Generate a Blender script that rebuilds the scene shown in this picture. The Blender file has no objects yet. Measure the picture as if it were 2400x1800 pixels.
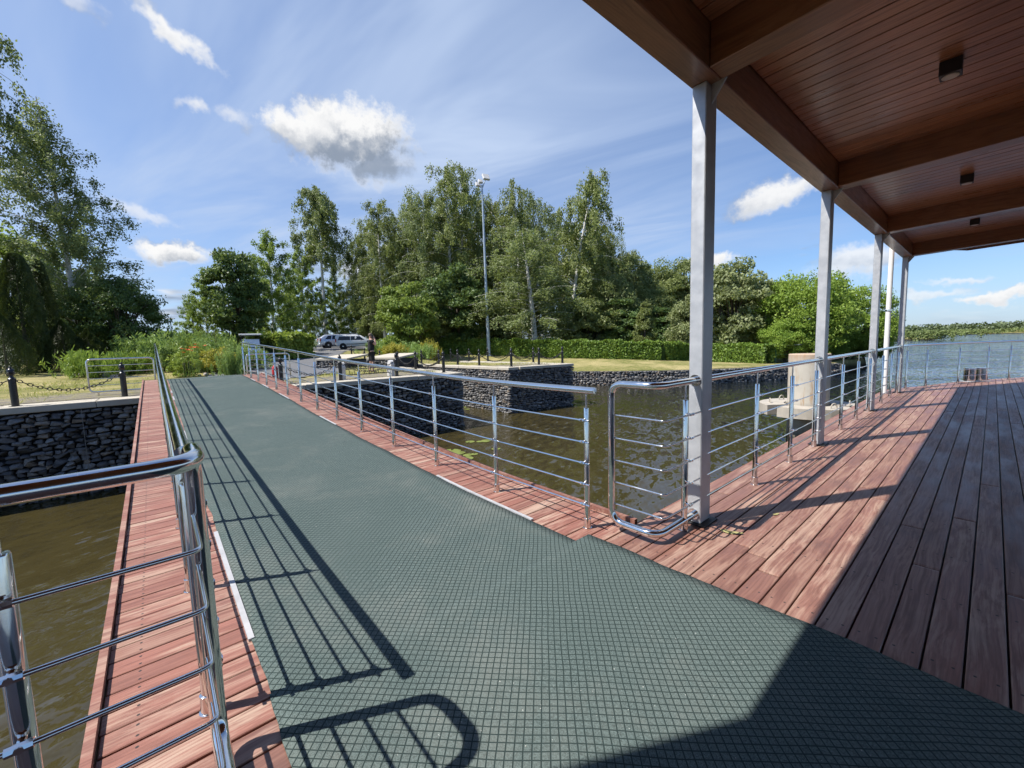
import bpy, math, random
import numpy as np
from mathutils import Matrix, Vector
# ---------------------------------------------------------------- camera
sc = bpy.context.scene
C = sc.collection
FPX, YAW, PITCH, ROLL, CAMH = 969.1, math.radians(49.289), math.radians(5.422), math.radians(-1.647), 1.40
def cam_axes():
    cy, sy, cp, sp = math.cos(YAW), math.sin(YAW), math.cos(PITCH), math.sin(PITCH)
    w = np.array([-sy*cp, cy*cp, -sp]); r = np.array([cy, sy, 0.0]); u = np.cross(r, w)
    c, s = math.cos(ROLL), math.sin(ROLL)
    return c*r + s*u, -s*r + c*u, w
AR, AU, AW = cam_axes()
cam_d = bpy.data.cameras.new('camera'); cam_o = bpy.data.objects.new('camera', cam_d); C.objects.link(cam_o)
cam_d.sensor_fit = 'HORIZONTAL'; cam_d.sensor_width = 36.0; cam_d.lens = FPX/2400*36.0
cam_d.clip_start = 0.05; cam_d.clip_end = 6000
cam_o.matrix_world = Matrix(((AR[0], AU[0], -AW[0], 0), (AR[1], AU[1], -AW[1], 0), (AR[2], AU[2], -AW[2], CAMH), (0, 0, 0, 1)))
sc.camera = cam_o
def ray(px, py):
    return (px-1200)/FPX*AR + (900-py)/FPX*AU + AW
# ---------------------------------------------------------------- light
SUN = np.array([-0.305, -0.63, 1.0]); SUN /= np.linalg.norm(SUN)
SUN_EL = math.asin(SUN[2]); SUN_AZ = math.atan2(SUN[0], SUN[1])
sun_d = bpy.data.lights.new('sun', 'SUN'); sun_d.energy = 5.0; sun_d.angle = math.radians(0.53); sun_d.color = (1.0, 0.955, 0.89)
sun_o = bpy.data.objects.new('sun', sun_d); C.objects.link(sun_o)
sun_o.rotation_euler = Vector((SUN[0], SUN[1], SUN[2])).to_track_quat('Z', 'Y').to_euler()
sun_o.location = (0, 0, 60)
sc.view_settings.view_transform = 'Standard'; sc.view_settings.look = 'None'
sc.view_settings.exposure = 0.6; sc.view_settings.gamma = 1.0; sc.view_settings.use_curve_mapping = False
sc.render.engine = 'CYCLES'
sc.cycles.max_bounces = 5; sc.cycles.diffuse_bounces = 3; sc.cycles.glossy_bounces = 3; sc.cycles.transmission_bounces = 4
sc.cycles.transparent_max_bounces = 6; sc.cycles.caustics_reflective = False; sc.cycles.caustics_refractive = False
sc.cycles.sample_clamp_indirect = 6.0; sc.cycles.adaptive_threshold = 0.025
try:
    sc.cycles.use_denoising = True; sc.cycles.denoiser = 'OPENIMAGEDENOISE'
except Exception: pass
# ---------------------------------------------------------------- node helper
class NT:
    def __init__(s, tree): s.t = tree; s.n = tree.nodes; s.l = tree.links
    def node(s, typ, **kw):
        n = s.n.new(typ)
        for k, v in kw.items(): setattr(n, k, v)
        return n
    def put(s, sock, v):
        if isinstance(v, bpy.types.NodeSocket): s.l.new(v, sock)
        elif v is not None:
            if sock.type == 'RGBA' and len(v) == 3: v = (*v, 1)
            sock.default_value = v
    def math(s, op, a, b=None, c=None, clamp=False):
        n = s.node('ShaderNodeMath', operation=op, use_clamp=clamp)
        for i, v in enumerate((a, b, c)):
            if v is not None: s.put(n.inputs[i], v)
        return n.outputs[0]
    def vmath(s, op, a, b=None, out=0):
        n = s.node('ShaderNodeVectorMath', operation=op); s.put(n.inputs[0], a)
        if b is not None:
            if op == 'SCALE': s.put(n.inputs['Scale'], b)
            else: s.put(n.inputs[1], b)
        return n.outputs['Value'] if op in ('DOT_PRODUCT', 'LENGTH', 'DISTANCE') else n.outputs[0]
    def noise(s, vec, scale, detail=4, rough=0.55, dist=0.0, col=False):
        n = s.node('ShaderNodeTexNoise'); s.put(n.inputs['Vector'], vec); n.inputs['Scale'].default_value = scale
        n.inputs['Detail'].default_value = detail; n.inputs['Roughness'].default_value = rough; n.inputs['Distortion'].default_value = dist
        return n.outputs['Color' if col else 'Fac']
    def vor(s, vec, scale, feature='F1', out='Distance', rnd=1.0):
        n = s.node('ShaderNodeTexVoronoi', feature=feature); s.put(n.inputs['Vector'], vec); n.inputs['Scale'].default_value = scale
        n.inputs['Randomness'].default_value = rnd
        return n.outputs[out]
    def ss(s, v, a, b, to0=0.0, to1=1.0):
        n = s.node('ShaderNodeMapRange', interpolation_type='SMOOTHSTEP'); s.put(n.inputs[0], v)
        for i, x in zip((1, 2, 3, 4), (a, b, to0, to1)): s.put(n.inputs[i], x)
        return n.outputs[0]
    def mix(s, f, a, b, mode='MIX'):
        n = s.node('ShaderNodeMix', data_type='RGBA', blend_type=mode, clamp_factor=True)
        s.put(n.inputs['Factor'], f); s.put(n.inputs[6], a); s.put(n.inputs[7], b); return n.outputs[2]
    def ramp(s, f, stops):
        n = s.node('ShaderNodeValToRGB'); s.put(n.inputs[0], f); e = n.color_ramp.elements
        while len(e) < len(stops): e.new(0.5)
        for x, (p, c) in zip(e, stops): x.position = p; x.color = (*c, 1)
        return n.outputs[0]
    def sep(s, v):
        n = s.node('ShaderNodeSeparateXYZ'); s.put(n.inputs[0], v); return n.outputs
    def comb(s, x, y, z):
        n = s.node('ShaderNodeCombineXYZ')
        for i, v in enumerate((x, y, z)): s.put(n.inputs[i], v)
        return n.outputs[0]
    def bump(s, h, strength=0.3, dist=0.01):
        n = s.node('ShaderNodeBump'); s.put(n.inputs['Height'], h); n.inputs['Strength'].default_value = strength; n.inputs['Distance'].default_value = dist
        return n.outputs[0]
    def pos(s): return s.node('ShaderNodeNewGeometry').outputs['Position']
    def rnd(s): return s.node('ShaderNodeObjectInfo').outputs['Random']
# ---------------------------------------------------------------- world: sky and clouds
world = bpy.data.worlds.new('World'); sc.world = world; world.use_nodes = True; world.cycles.sampling_method = 'MANUAL'; world.cycles.sample_map_resolution = 256
w = NT(world.node_tree); w.n.clear()
out = w.node('ShaderNodeOutputWorld')
sky = w.node('ShaderNodeTexSky', sky_type='NISHITA'); sky.sun_disc = False
sky.sun_elevation = SUN_EL; sky.sun_rotation = SUN_AZ; sky.air_density = 1.0; sky.dust_density = 0.6; sky.ozone_density = 2.2; sky.altitude = 100
bg = w.node('ShaderNodeBackground'); bg.inputs['Strength'].default_value = 0.098
w.l.new(w.mix(1.0, sky.outputs[0], (0.70, 0.87, 1.10), 'MULTIPLY'), bg.inputs['Color'])
D = w.vmath('NORMALIZE', w.node('ShaderNodeTexCoord').outputs['Generated'])
dx, dy, dz = w.sep(D)
zc = w.math('ADD', w.math('MAXIMUM', dz, 0.0), 0.10)
P = w.comb(w.math('DIVIDE', dx, zc), w.math('DIVIDE', dy, zc), 0.0)
# thin high veil, streaked
rot = w.node('ShaderNodeVectorRotate', rotation_type='Z_AXIS'); w.put(rot.inputs['Vector'], P); rot.inputs['Angle'].default_value = math.radians(-21)
Ps = w.vmath('MULTIPLY', rot.outputs[0], (0.28, 1.0, 1.0))
streak = w.noise(Ps, 1.35, 5, 0.6, 0.9)
veil_big = w.noise(P, 0.42, 3, 0.5)
veil = w.math('MULTIPLY', w.ss(streak, 0.36, 0.74), w.ss(veil_big, 0.34, 0.62))
wd = np.array(ray(760, 560)); wd /= np.linalg.norm(wd)
glow = w.ss(w.vmath('DOT_PRODUCT', D, tuple(wd)), 0.35, 0.97)
veil = w.math('ADD', w.math('MULTIPLY', veil, 0.42), w.math('MULTIPLY', glow, w.math('MULTIPLY_ADD', w.ss(streak, 0.2, 0.75), 0.40, 0.30)), clamp=True)
horizon = w.ss(dz, 0.0, 0.20, 0.50, 0.0)
veil = w.math('MAXIMUM', veil, horizon)
# scattered fair weather cumulus round the whole horizon band
warp = w.noise(D, 16.0, 4, 0.62, col=True)
Dw = w.vmath('ADD', D, w.vmath('SCALE', w.vmath('SUBTRACT', warp, (0.5, 0.5, 0.5)), 0.075))
lowv = w.vmath('MULTIPLY', D, (5.0, 5.0, 22.0))
low = w.math('MULTIPLY', w.ss(w.noise(lowv, 1.0, 4, 0.58), 0.55, 0.68), w.ss(w.math('ABSOLUTE', w.math('SUBTRACT', dz, 0.105)), 0.10, 0.03))
cum, lit = low, w.ss(w.noise(w.vmath('ADD', lowv, (0, 0, 0.35)), 1.0, 3, 0.5), 0.60, 0.46)
fine = w.noise(D, 38.0, 5, 0.66)
def cloud(px, py, rx, ry, soft=0.55, tilt=0.0, dens=1.0, base=0.35, b0=-0.75, b1=0.35):
    global cum, lit
    d = ray(px, py); d = d/np.linalg.norm(d)
    rt = np.cross(d, (0, 0, 1)); rt /= np.linalg.norm(rt); up = np.cross(rt, d)
    if tilt:
        c, s = math.cos(tilt), math.sin(tilt); rt, up = c*rt+s*up, -s*rt+c*up
    k = math.cos(math.atan(math.hypot(px-1200, py-900)/FPX))
    rx, ry = rx/FPX*k, ry/FPX*k
    f = w.vmath('DOT_PRODUCT', Dw, tuple(d))
    a = w.math('DIVIDE', w.vmath('DOT_PRODUCT', Dw, tuple(rt/rx)), f); b = w.math('DIVIDE', w.vmath('DOT_PRODUCT', Dw, tuple(up/ry)), f)
    r = w.math('SQRT', w.math('ADD', w.math('MULTIPLY', a, a), w.math('MULTIPLY', b, b)))
    r = w.math('ADD', r, w.math('MULTIPLY', w.math('SUBTRACT', fine, 0.5), 0.85))
    r = w.math('ADD', r, w.ss(f, 0.4, 0.3, 0.0, 9.0))
    m = w.math('MULTIPLY', w.ss(r, 1.0, 1.0-soft), dens)
    l = w.ss(w.math('ADD', b, w.math('MULTIPLY', w.math('SUBTRACT', fine, 0.5), 1.6)), b0, b1, base, 1.0)
    n = w.node('ShaderNodeMix', data_type='FLOAT'); w.put(n.inputs[0], m); w.put(n.inputs[2], lit); w.put(n.inputs[3], l); lit = n.outputs[0]
    cum = w.math('MAXIMUM', cum, m)
cloud(820, 318, 165, 92, 0.45, 0.0, 1.0, 0.0, -0.45, 0.50)
cloud(700, 300, 90, 52, 0.5, 0.0, 1.0, 0.4)
cloud(868, 385, 115, 52, 0.7, 0.0, 0.9, 0.0, 0.1, 1.3)
cloud(412, 592, 86, 36, 0.5, 0.0, 1.0, 0.3)
cloud(400, 62, 150, 30, 0.75, math.radians(-33), 0.95, 0.8)
cloud(452, 252, 36, 24, 0.9, 0.3, 0.7, 0.8); cloud(545, 270, 45, 22, 0.9, 0.0, 0.5, 0.8); cloud(180, 10, 60, 22, 0.9, 0, 0.5, 0.8)
cloud(1815, 455, 118, 46, 0.6, 0.12, 0.95, 0.62); cloud(1650, 612, 70, 22, 0.5, 0, 1.0, 0.7); cloud(2010, 612, 120, 46, 0.7, 0.15, 0.8, 0.6)
cloud(335, 500, 80, 26, 0.9, -0.3, 0.6, 0.7); cloud(830, 640, 60, 40, 0.8, 0, 0.7, 0.6)
cloud(2340, 695, 90, 20, 0.5, 0.1, 0.95, 0.75); cloud(2180, 690, 80, 14, 0.8, 0.0, 0.6, 0.7); cloud(2250, 655, 70, 12, 0.8, 0.05, 0.6, 0.7)
veil_bg = w.node('ShaderNodeBackground'); veil_bg.inputs['Color'].default_value = (0.56, 0.69, 0.93, 1); veil_bg.inputs['Strength'].default_value = 0.64
ccol = w.mix(lit, (0.30, 0.36, 0.46), (1.0, 1.0, 1.0))
cl_bg = w.node('ShaderNodeBackground'); w.l.new(ccol, cl_bg.inputs['Color']); cl_bg.inputs['Strength'].default_value = 0.64
m1 = w.node('ShaderNodeMixShader'); w.put(m1.inputs[0], veil); w.l.new(bg.outputs[0], m1.inputs[1]); w.l.new(veil_bg.outputs[0], m1.inputs[2])
m2 = w.node('ShaderNodeMixShader'); w.put(m2.inputs[0], cum); w.l.new(m1.outputs[0], m2.inputs[1]); w.l.new(cl_bg.outputs[0], m2.inputs[2])
w.l.new(m2.outputs[0], out.inputs['Surface'])
# ---------------------------------------------------------------- materials
M = {}
def new_mat(name):
    m = bpy.data.materials.new(name); m.use_nodes = True; t = NT(m.node_tree); t.n.clear()
    o = t.node('ShaderNodeOutputMaterial'); b = t.node('ShaderNodeBsdfPrincipled'); t.l.new(b.outputs[0], o.inputs[0])
    M[name] = m; t.bsdf = b; t.out = o
    return t
def setb(t, **kw):
    names = {'col': 'Base Color', 'rough': 'Roughness', 'metal': 'Metallic', 'normal': 'Normal', 'ior': 'IOR', 'spec': 'Specular IOR Level',
             'coat': 'Coat Weight', 'coatr': 'Coat Roughness', 'trans': 'Transmission Weight', 'alpha': 'Alpha', 'sss': 'Subsurface Weight', 'emit': 'Emission Color', 'es': 'Emission Strength'}
    for k, v in kw.items(): t.put(t.bsdf.inputs[names[k]], v)
def simple(name, col, rough=0.6, metal=0.0, var=0.12, scale=6.0, bump=0.0, bscale=60.0, **kw):
    t = new_mat(name); p = t.pos()
    n = t.noise(p, scale, 5, 0.6)
    c = t.mix(n, tuple(x*(1-var) for x in col), tuple(min(1, x*(1+var)) for x in col))
    setb(t, col=c, rough=t.ss(n, 0.2, 0.8, max(0, rough-0.08), min(1, rough+0.08)), metal=metal, **kw)
    if bump: setb(t, normal=t.bump(t.noise(p, bscale, 4, 0.6), bump, 0.01))
    return t
def wood(name, c_paint, c_bare, c_dark, wear=(0.5, 0.72), rough=(0.42, 0.7), axis='Y', spec=0.5, screws=None):
    t = new_mat(name); p = t.pos(); r = t.rnd()
    off = t.comb(t.math('MULTIPLY', r, 37.0), t.math('MULTIPLY', r, 91.0), t.math('MULTIPLY', r, 13.0))
    q = t.vmath('ADD', p, off)
    st = {'Y': (1.0, 0.055, 1.0), 'X': (0.055, 1.0, 1.0)}[axis]
    qs = t.vmath('MULTIPLY', q, st)
    warpv = t.vmath('ADD', qs, t.vmath('SCALE', t.noise(t.vmath('MULTIPLY', q, tuple(0.3 if x == 1 else 0.12 for x in st)), 9.0, 2, 0.5, col=True), 0.10))
    g = t.noise(warpv, 46.0, 5, 0.62)                      # fine grain
    rings = t.node('ShaderNodeTexWave', wave_type='BANDS', bands_direction='X' if axis == 'Y' else 'Y', wave_profile='SAW'); t.put(rings.inputs['Vector'], warpv)
    rings.inputs['Scale'].default_value = 17.0; rings.inputs['Distortion'].default_value = 4.0; rings.inputs['Detail'].default_value = 3; rings.inputs['Detail Scale'].default_value = 1.3
    wearn = t.noise(t.vmath('MULTIPLY', q, tuple(1.0 if x == 1 else 0.22 for x in st)), 5.5, 5, 0.66)
    wmask = t.ss(t.math('ADD', wearn, t.math('MULTIPLY', t.math('SUBTRACT', g, 0.5), 0.55)), wear[0], wear[1])
    wmask = t.math('MULTIPLY', wmask, t.ss(r, 0.0, 1.0, 0.35, 1.0))
    tint = t.mix(r, tuple(x*0.84 for x in c_paint), tuple(min(1, x*1.14) for x in c_paint))
    c = t.mix(wmask, tint, c_bare)
    c = t.mix(t.ss(rings.outputs['Fac'], 0.55, 1.0, 0.0, 0.24), c, c_dark)
    c = t.mix(t.ss(g, 0.58, 0.30, 0.0, 0.5), c, c_dark)
    spots = t.ss(t.noise(p, 1.7, 4, 0.6), 0.52, 0.75, 0.0, 0.35)
    c = t.mix(spots, c, tuple(0.55*a+0.45*0.12 for a in c_dark))
    if screws:
        x0_, pit, y0_, py_ = screws; x, y, z = t.sep(p)
        ax_ = t.math('ABSOLUTE', t.math('SUBTRACT', t.math('ABSOLUTE', t.math('SUBTRACT', t.math('FRACT', t.math('DIVIDE', t.math('SUBTRACT', x, x0_), pit)), 0.5)), 0.25)); ay_ = t.math('ABSOLUTE', t.math('SUBTRACT', t.math('FRACT', t.math('DIVIDE', t.math('SUBTRACT', y, y0_), py_)), 0.5))
        dd_ = t.math('SQRT', t.math('ADD', t.math('POWER', t.math('MULTIPLY', ax_, pit), 2.0), t.math('POWER', t.math('MULTIPLY', ay_, py_), 2.0)))
        c = t.mix(t.ss(dd_, 0.0068, 0.0045), c, (0.03, 0.022, 0.02))
    h = t.math('ADD', t.math('MULTIPLY', g, 0.6), t.math('MULTIPLY', rings.outputs['Fac'], 0.4))
    setb(t, col=c, rough=t.ss(wearn, 0.3, 0.7, rough[0], rough[1]), normal=t.bump(h, 0.35, 0.004), spec=spec)
    return t
wood('deck_wood', (0.250, 0.122, 0.090), (0.40, 0.268, 0.205), (0.085, 0.036, 0.028), (0.42, 0.68), (0.36, 0.60), screws=(-1.72, 0.1225, 0.25, 0.62))
wood('gangway_wood', (0.280, 0.120, 0.088), (0.42, 0.29, 0.22), (0.095, 0.036, 0.026), (0.44, 0.66), (0.5, 0.75), screws=(-1.728, 0.1175, 0.275, 0.875))
wood('ceiling_wood', (0.52, 0.240, 0.122), (0.62, 0.33, 0.185), (0.15, 0.062, 0.030), (0.45, 0.75), (0.26, 0.40), axis='X')
wood('beam_wood', (0.38, 0.195, 0.110), (0.46, 0.26, 0.155), (0.11, 0.048, 0.026), (0.45, 0.75), (0.30, 0.45))
wood('crossbeam_wood', (0.34, 0.155, 0.072), (0.42, 0.215, 0.11), (0.11, 0.046, 0.022), (0.45, 0.75), (0.30, 0.45), axis='X')
for k_ in ('ceiling_wood', 'crossbeam_wood', 'beam_wood'):
    for n_ in M[k_].node_tree.nodes:
        if n_.type == 'BSDF_PRINCIPLED': n_.inputs['Coat Weight'].default_value = 0.5; n_.inputs['Coat Roughness'].default_value = 0.24
# polished stainless
t = new_mat('steel'); p = t.pos(); n = t.noise(p, 7.0, 4, 0.6); fs = t.noise(p, 160.0, 3, 0.7)
setb(t, col=t.mix(n, (0.66, 0.64, 0.61), (0.80, 0.79, 0.77)), metal=1.0, rough=t.math('ADD', t.ss(n, 0.35, 0.8, 0.07, 0.20), t.ss(fs, 0.62, 0.8, 0.0, 0.25)))
t = new_mat('galvanised'); p = t.pos(); n = t.noise(p, 9.0, 5, 0.65); v = t.vor(p, 26.0, out='Color')
setb(t, col=t.mix(t.ss(n, 0.3, 0.8), (0.42, 0.435, 0.455), (0.54, 0.555, 0.575)), metal=0.30, rough=t.ss(n, 0.2, 0.8, 0.36, 0.55), normal=t.bump(n, 0.05, 0.01))
# carpet
t = new_mat('carpet'); p = t.pos(); x, y, z = t.sep(p)
wob = t.math('MULTIPLY', t.math('SUBTRACT', t.noise(p, 2.2, 2, 0.5), 0.5), 0.045)
S = 1/0.0300
u = t.math('MULTIPLY', t.math('ADD', t.math('ADD', x, y), wob), S*0.7071); v = t.math('MULTIPLY', t.math('SUBTRACT', t.math('SUBTRACT', x, y), wob), S*0.7071)
def grooves(a): return t.math('ABSOLUTE', t.math('SUBTRACT', t.math('FRACT', a), 0.5))
gd = t.math('MAXIMUM', grooves(u), grooves(v))
fuzz = t.noise(p, 190.0, 3, 0.75); groove = t.ss(t.math('ADD', gd, t.math('MULTIPLY', t.math('SUBTRACT', fuzz, 0.5), 0.10)), 0.405, 0.455)
big = t.noise(p, 1.5, 5, 0.6)
pile = t.mix(big, (0.102, 0.143, 0.135), (0.155, 0.195, 0.187))
pile = t.mix(t.ss(fuzz, 0.30, 0.68), tuple(v*0.45 for v in (0.10, 0.135, 0.128)), pile)
pile = t.mix(t.ss(t.noise(p, 90.0, 2, 0.5), 0.735, 0.76, 0.0, 0.85), pile, (0.55, 0.56, 0.52))
dirt = t.ss(t.noise(p, 0.8, 6, 0.72), 0.46, 0.72, 0.0, 0.55); pile = t.mix(dirt, pile, (0.185, 0.195, 0.175))
c = t.mix(groove, pile, (0.027, 0.042, 0.040))
setb(t, col=c, rough=0.95, spec=0.15, normal=t.bump(t.math('SUBTRACT', t.math('MULTIPLY', fuzz, 0.5), groove), 0.6, 0.004))

simple('white_trim', (0.40, 0.40, 0.41), 0.45, 0.0, 0.3, 14)
simple('concrete_cap', (0.46, 0.415, 0.335), 0.85, var=0.22, scale=5, bump=0.25, bscale=70)
simple('pile_concrete', (0.40, 0.36, 0.30), 0.8, var=0.25, scale=3, bump=0.15)
t = M['pile_concrete'].node_tree; t = NT(t); b = [n for n in t.n if n.type == 'BSDF_PRINCIPLED'][0]; p = t.pos()
st = t.noise(t.vmath('MULTIPLY', p, (5.0, 5.0, 0.9)), 1.6, 5, 0.65)
c0 = t.mix(t.noise(p, 6, 5, 0.6), (0.40, 0.37, 0.31), (0.52, 0.48, 0.41)); pz = t.sep(p)[2]; c0 = t.mix(t.ss(st, 0.50, 0.72, 0.0, 0.75), c0, (0.34, 0.20, 0.09)); c0 = t.mix(t.math('MULTIPLY', t.ss(t.math('ADD', pz, t.math('MULTIPLY', st, 0.5)), 0.75, 1.1), 0.45), c0, (0.38, 0.19, 0.07))
t.put(b.inputs['Base Color'], t.mix(t.ss(t.math('ADD', pz, t.math('MULTIPLY', st, 0.5)), -1.0, -1.5), c0, (0.045, 0.045, 0.03)))
simple('rusty_steel', (0.40, 0.36, 0.30), 0.7, var=0.35, scale=4, bump=0.2)
# gabion stone
t = new_mat('stone'); p = t.pos(); r = t.rnd(); isl = t.node('ShaderNodeNewGeometry').outputs['Random Per Island']
k = t.math('FRACT', t.math('ADD', t.math('MULTIPLY', r, 17.0), t.math('MULTIPLY', isl, 29.0)))
base = t.ramp(k, [(0.0, (0.080, 0.080, 0.082)), (0.45, (0.165, 0.163, 0.162)), (0.75, (0.27, 0.262, 0.25)), (0.86, (0.32, 0.25, 0.18)), (0.95, (0.30, 0.30, 0.29)), (1.0, (0.42, 0.40, 0.37))])
n = t.noise(p, 24.0, 6, 0.65)
setb(t, col=t.mix(t.ss(n, 0.3, 0.75), t.mix(0.5, base, (0.03, 0.03, 0.035)), base), rough=0.82, normal=t.bump(n, 0.5, 0.02))
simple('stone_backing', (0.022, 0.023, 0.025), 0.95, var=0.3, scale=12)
simple('rockery_stone', (0.30, 0.27, 0.25), 0.85, var=0.3, scale=9, bump=0.3)
simple('wire', (0.22, 0.22, 0.22), 0.5, 0.6)
simple('black_iron', (0.012, 0.012, 0.013), 0.32, 0.0, 0.3, 20, spec=0.6)
simple('black_chain', (0.016, 0.015, 0.015), 0.5, 0.0, 0.4, 40)
t = new_mat('asphalt'); p = t.pos(); n = t.noise(p, 120.0, 3, 0.7); b2 = t.noise(p, 0.7, 5, 0.6)
setb(t, col=t.mix(b2, t.mix(n, (0.075, 0.078, 0.084), (0.125, 0.128, 0.135)), (0.15, 0.15, 0.155)), rough=0.9, normal=t.bump(n, 0.3, 0.01))
t = new_mat('ground_soil'); p = t.pos(); x, y, z = t.sep(p)
n1 = t.noise(p, 0.35, 6, 0.62); n2 = t.noise(p, 3.2, 6, 0.68); n3 = t.noise(p, 40.0, 4, 0.7)
grass = t.mix(t.ss(n2, 0.3, 0.72), (0.130, 0.150, 0.040), (0.32, 0.275, 0.115)); grass = t.mix(t.ss(n1, 0.42, 0.66), grass, (0.42, 0.35, 0.17))
grass = t.mix(t.ss(n3, 0.35, 0.7, 0.0, 0.45), grass, (0.12, 0.13, 0.045))
dirt = t.mix(t.ss(n2, 0.35, 0.7), (0.19, 0.165, 0.13), (0.30, 0.275, 0.235))
strip = t.math('MULTIPLY', t.ss(t.math('ADD', x, t.math('MULTIPLY', n2, 1.6)), -17.4, -16.3), t.math('MULTIPLY', t.ss(n2, 0.64, 0.46), t.ss(y, 19.0, 17.0)))
far = t.ss(x, -30.0, -60.0)
c = t.mix(strip, grass, dirt); c = t.mix(t.math('MULTIPLY', far, 0.8), c, (0.060, 0.085, 0.022))
c = t.mix(t.ss(z, -0.95, -1.5), c, (0.04, 0.035, 0.02))
setb(t, col=c, rough=0.95, spec=0.1, normal=t.bump(t.math('ADD', n3, t.math('MULTIPLY', n2, 2.0)), 0.7, 0.05))
# water
t = new_mat('lake_water'); p = t.pos(); x, y, z = t.sep(p)
a = t.node('ShaderNodeVectorRotate', rotation_type='Z_AXIS'); t.put(a.inputs['Vector'], p); a.inputs['Angle'].default_value = math.radians(-25)
pw = t.vmath('MULTIPLY', a.outputs[0], (1.0, 0.42, 1.0))
w1 = t.noise(pw, 2.4, 3, 0.55, 0.6); w2 = t.noise(pw, 8.0, 3, 0.6, 0.4); w3 = t.noise(p, 0.22, 3, 0.5)
amp = t.math('MULTIPLY', t.ss(w3, 0.34, 0.62, 0.4, 1.0), t.ss(y, 9.0, 60.0, 1.0, 1.25))
c1 = t.noise(pw, 4.6, 3, 0.6, 0.6, col=True); c2 = t.noise(pw, 12.0, 2, 0.6, 0.5, col=True)
sl = t.vmath('ADD', t.vmath('SUBTRACT', c1, (0.5, 0.5, 0.5)), t.vmath('SCALE', t.vmath('SUBTRACT', c2, (0.5, 0.5, 0.5)), 0.45))
sx, sy, sz = t.sep(t.vmath('SCALE', sl, t.math('MULTIPLY', amp, 1.05)))
bn = t.vmath('NORMALIZE', t.comb(sx, sy, 1.0))
murk = t.mix(t.noise(p, 0.5, 3, 0.5), (0.036, 0.029, 0.010), (0.052, 0.042, 0.016))
murk = t.mix(t.ss(t.math('ADD', y, t.math('MULTIPLY', x, 0.5)), 2.0, 30.0), murk, (0.010, 0.014, 0.016))
setb(t, col=murk, rough=0.05, ior=1.5, spec=0.5, normal=bn)
# paint / plastic / misc
simple('car_white', (0.76, 0.77, 0.78), 0.22, 0.0, 0.03, 2, coat=0.6); simple('car_silver', (0.50, 0.53, 0.60), 0.25, 0.5, 0.04, 2, coat=0.6)
simple('dark_glass', (0.012, 0.014, 0.017), 0.06, 0.0, 0.1, 2, spec=0.6); simple('black_plastic', (0.025, 0.025, 0.027), 0.55)
simple('rubber', (0.018, 0.018, 0.018), 0.8); simple('alloy', (0.55, 0.56, 0.58), 0.3, 0.8); simple('tail_lamp', (0.45, 0.02, 0.015), 0.2); simple('head_lamp_sky_pane', (0.7, 0.72, 0.75), 0.15)
simple('white_paint', (0.78, 0.78, 0.76), 0.4, var=0.05); simple('lamp_post_paint', (0.40, 0.46, 0.52), 0.4, 0.3, 0.08, 2); simple('hull_paint', (0.10, 0.11, 0.12), 0.5)
simple('red_paint', (0.46, 0.02, 0.02), 0.35); simple('green_paint', (0.02, 0.12, 0.06), 0.45); simple('grey_block', (0.55, 0.54, 0.52), 0.8, var=0.12, scale=9, bump=0.1)
simple('skin', (0.50, 0.29, 0.21), 0.55, sss=0.08); simple('hair', (0.12, 0.085, 0.06), 0.7); simple('black_cloth', (0.012, 0.012, 0.014), 0.9, bump=0.2); simple('sandal', (0.24, 0.19, 0.14), 0.8)
simple('light_lens', (0.72, 0.70, 0.66), 0.4); simple('lamp_housing', (0.022, 0.021, 0.022), 0.45); simple('bronze_dark', (0.02, 0.02, 0.02), 0.5)
simple('lily_leaf', (0.17, 0.20, 0.045), 0.45, var=0.2, scale=8); simple('dry_leaf', (0.36, 0.33, 0.14), 0.7, var=0.2, scale=60); simple('lily_orange', (0.75, 0.16, 0.03), 0.6, var=0.2, scale=30)
def leaf(name, ca, cb, trans=0.35, cscale=1.2, lum=2.8):
    ca = tuple(v*lum for v in ca); cb = tuple(v*lum for v in cb); trans = min(0.55, trans+0.14)
    m = bpy.data.materials.new(name); m.use_nodes = True; t = NT(m.node_tree); t.n.clear(); M[name] = m
    o = t.node('ShaderNodeOutputMaterial'); p = t.pos(); isl = t.node('ShaderNodeNewGeometry').outputs['Random Per Island']
    n = t.noise(p, cscale, 3, 0.6); f = t.math('ADD', t.math('MULTIPLY', t.ss(n, 0.3, 0.7), 0.6), t.math('MULTIPLY', isl, 0.4))
    c = t.mix(f, ca, cb); c = t.mix(t.math('MULTIPLY', t.rnd(), 0.22), c, (0.10, 0.10, 0.022))
    d = t.node('ShaderNodeBsdfPrincipled'); t.put(d.inputs['Base Color'], c); d.inputs['Roughness'].default_value = 0.5; d.inputs['Specular IOR Level'].default_value = 0.35
    tr = t.node('ShaderNodeBsdfTranslucent'); t.put(tr.inputs['Color'], t.mix(0.5, c, (0.20, 0.25, 0.03)))
    mx = t.node('ShaderNodeMixShader'); mx.inputs[0].default_value = trans; t.l.new(d.outputs[0], mx.inputs[1]); t.l.new(tr.outputs[0], mx.inputs[2]); t.l.new(mx.outputs[0], o.inputs[0])
leaf('birch_leaf', (0.066, 0.084, 0.027), (0.130, 0.146, 0.054)); leaf('birch_leaf_grey', (0.060, 0.080, 0.032), (0.124, 0.142, 0.060))
leaf('linden_leaf', (0.022, 0.042, 0.014), (0.055, 0.085, 0.024), 0.22); leaf('young_leaf', (0.060, 0.095, 0.018), (0.130, 0.165, 0.038))
leaf('willow_leaf', (0.062, 0.105, 0.014), (0.150, 0.200, 0.035), 0.35, 0.7); leaf('olive_leaf', (0.075, 0.090, 0.040), (0.150, 0.165, 0.078), 0.3)
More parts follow.
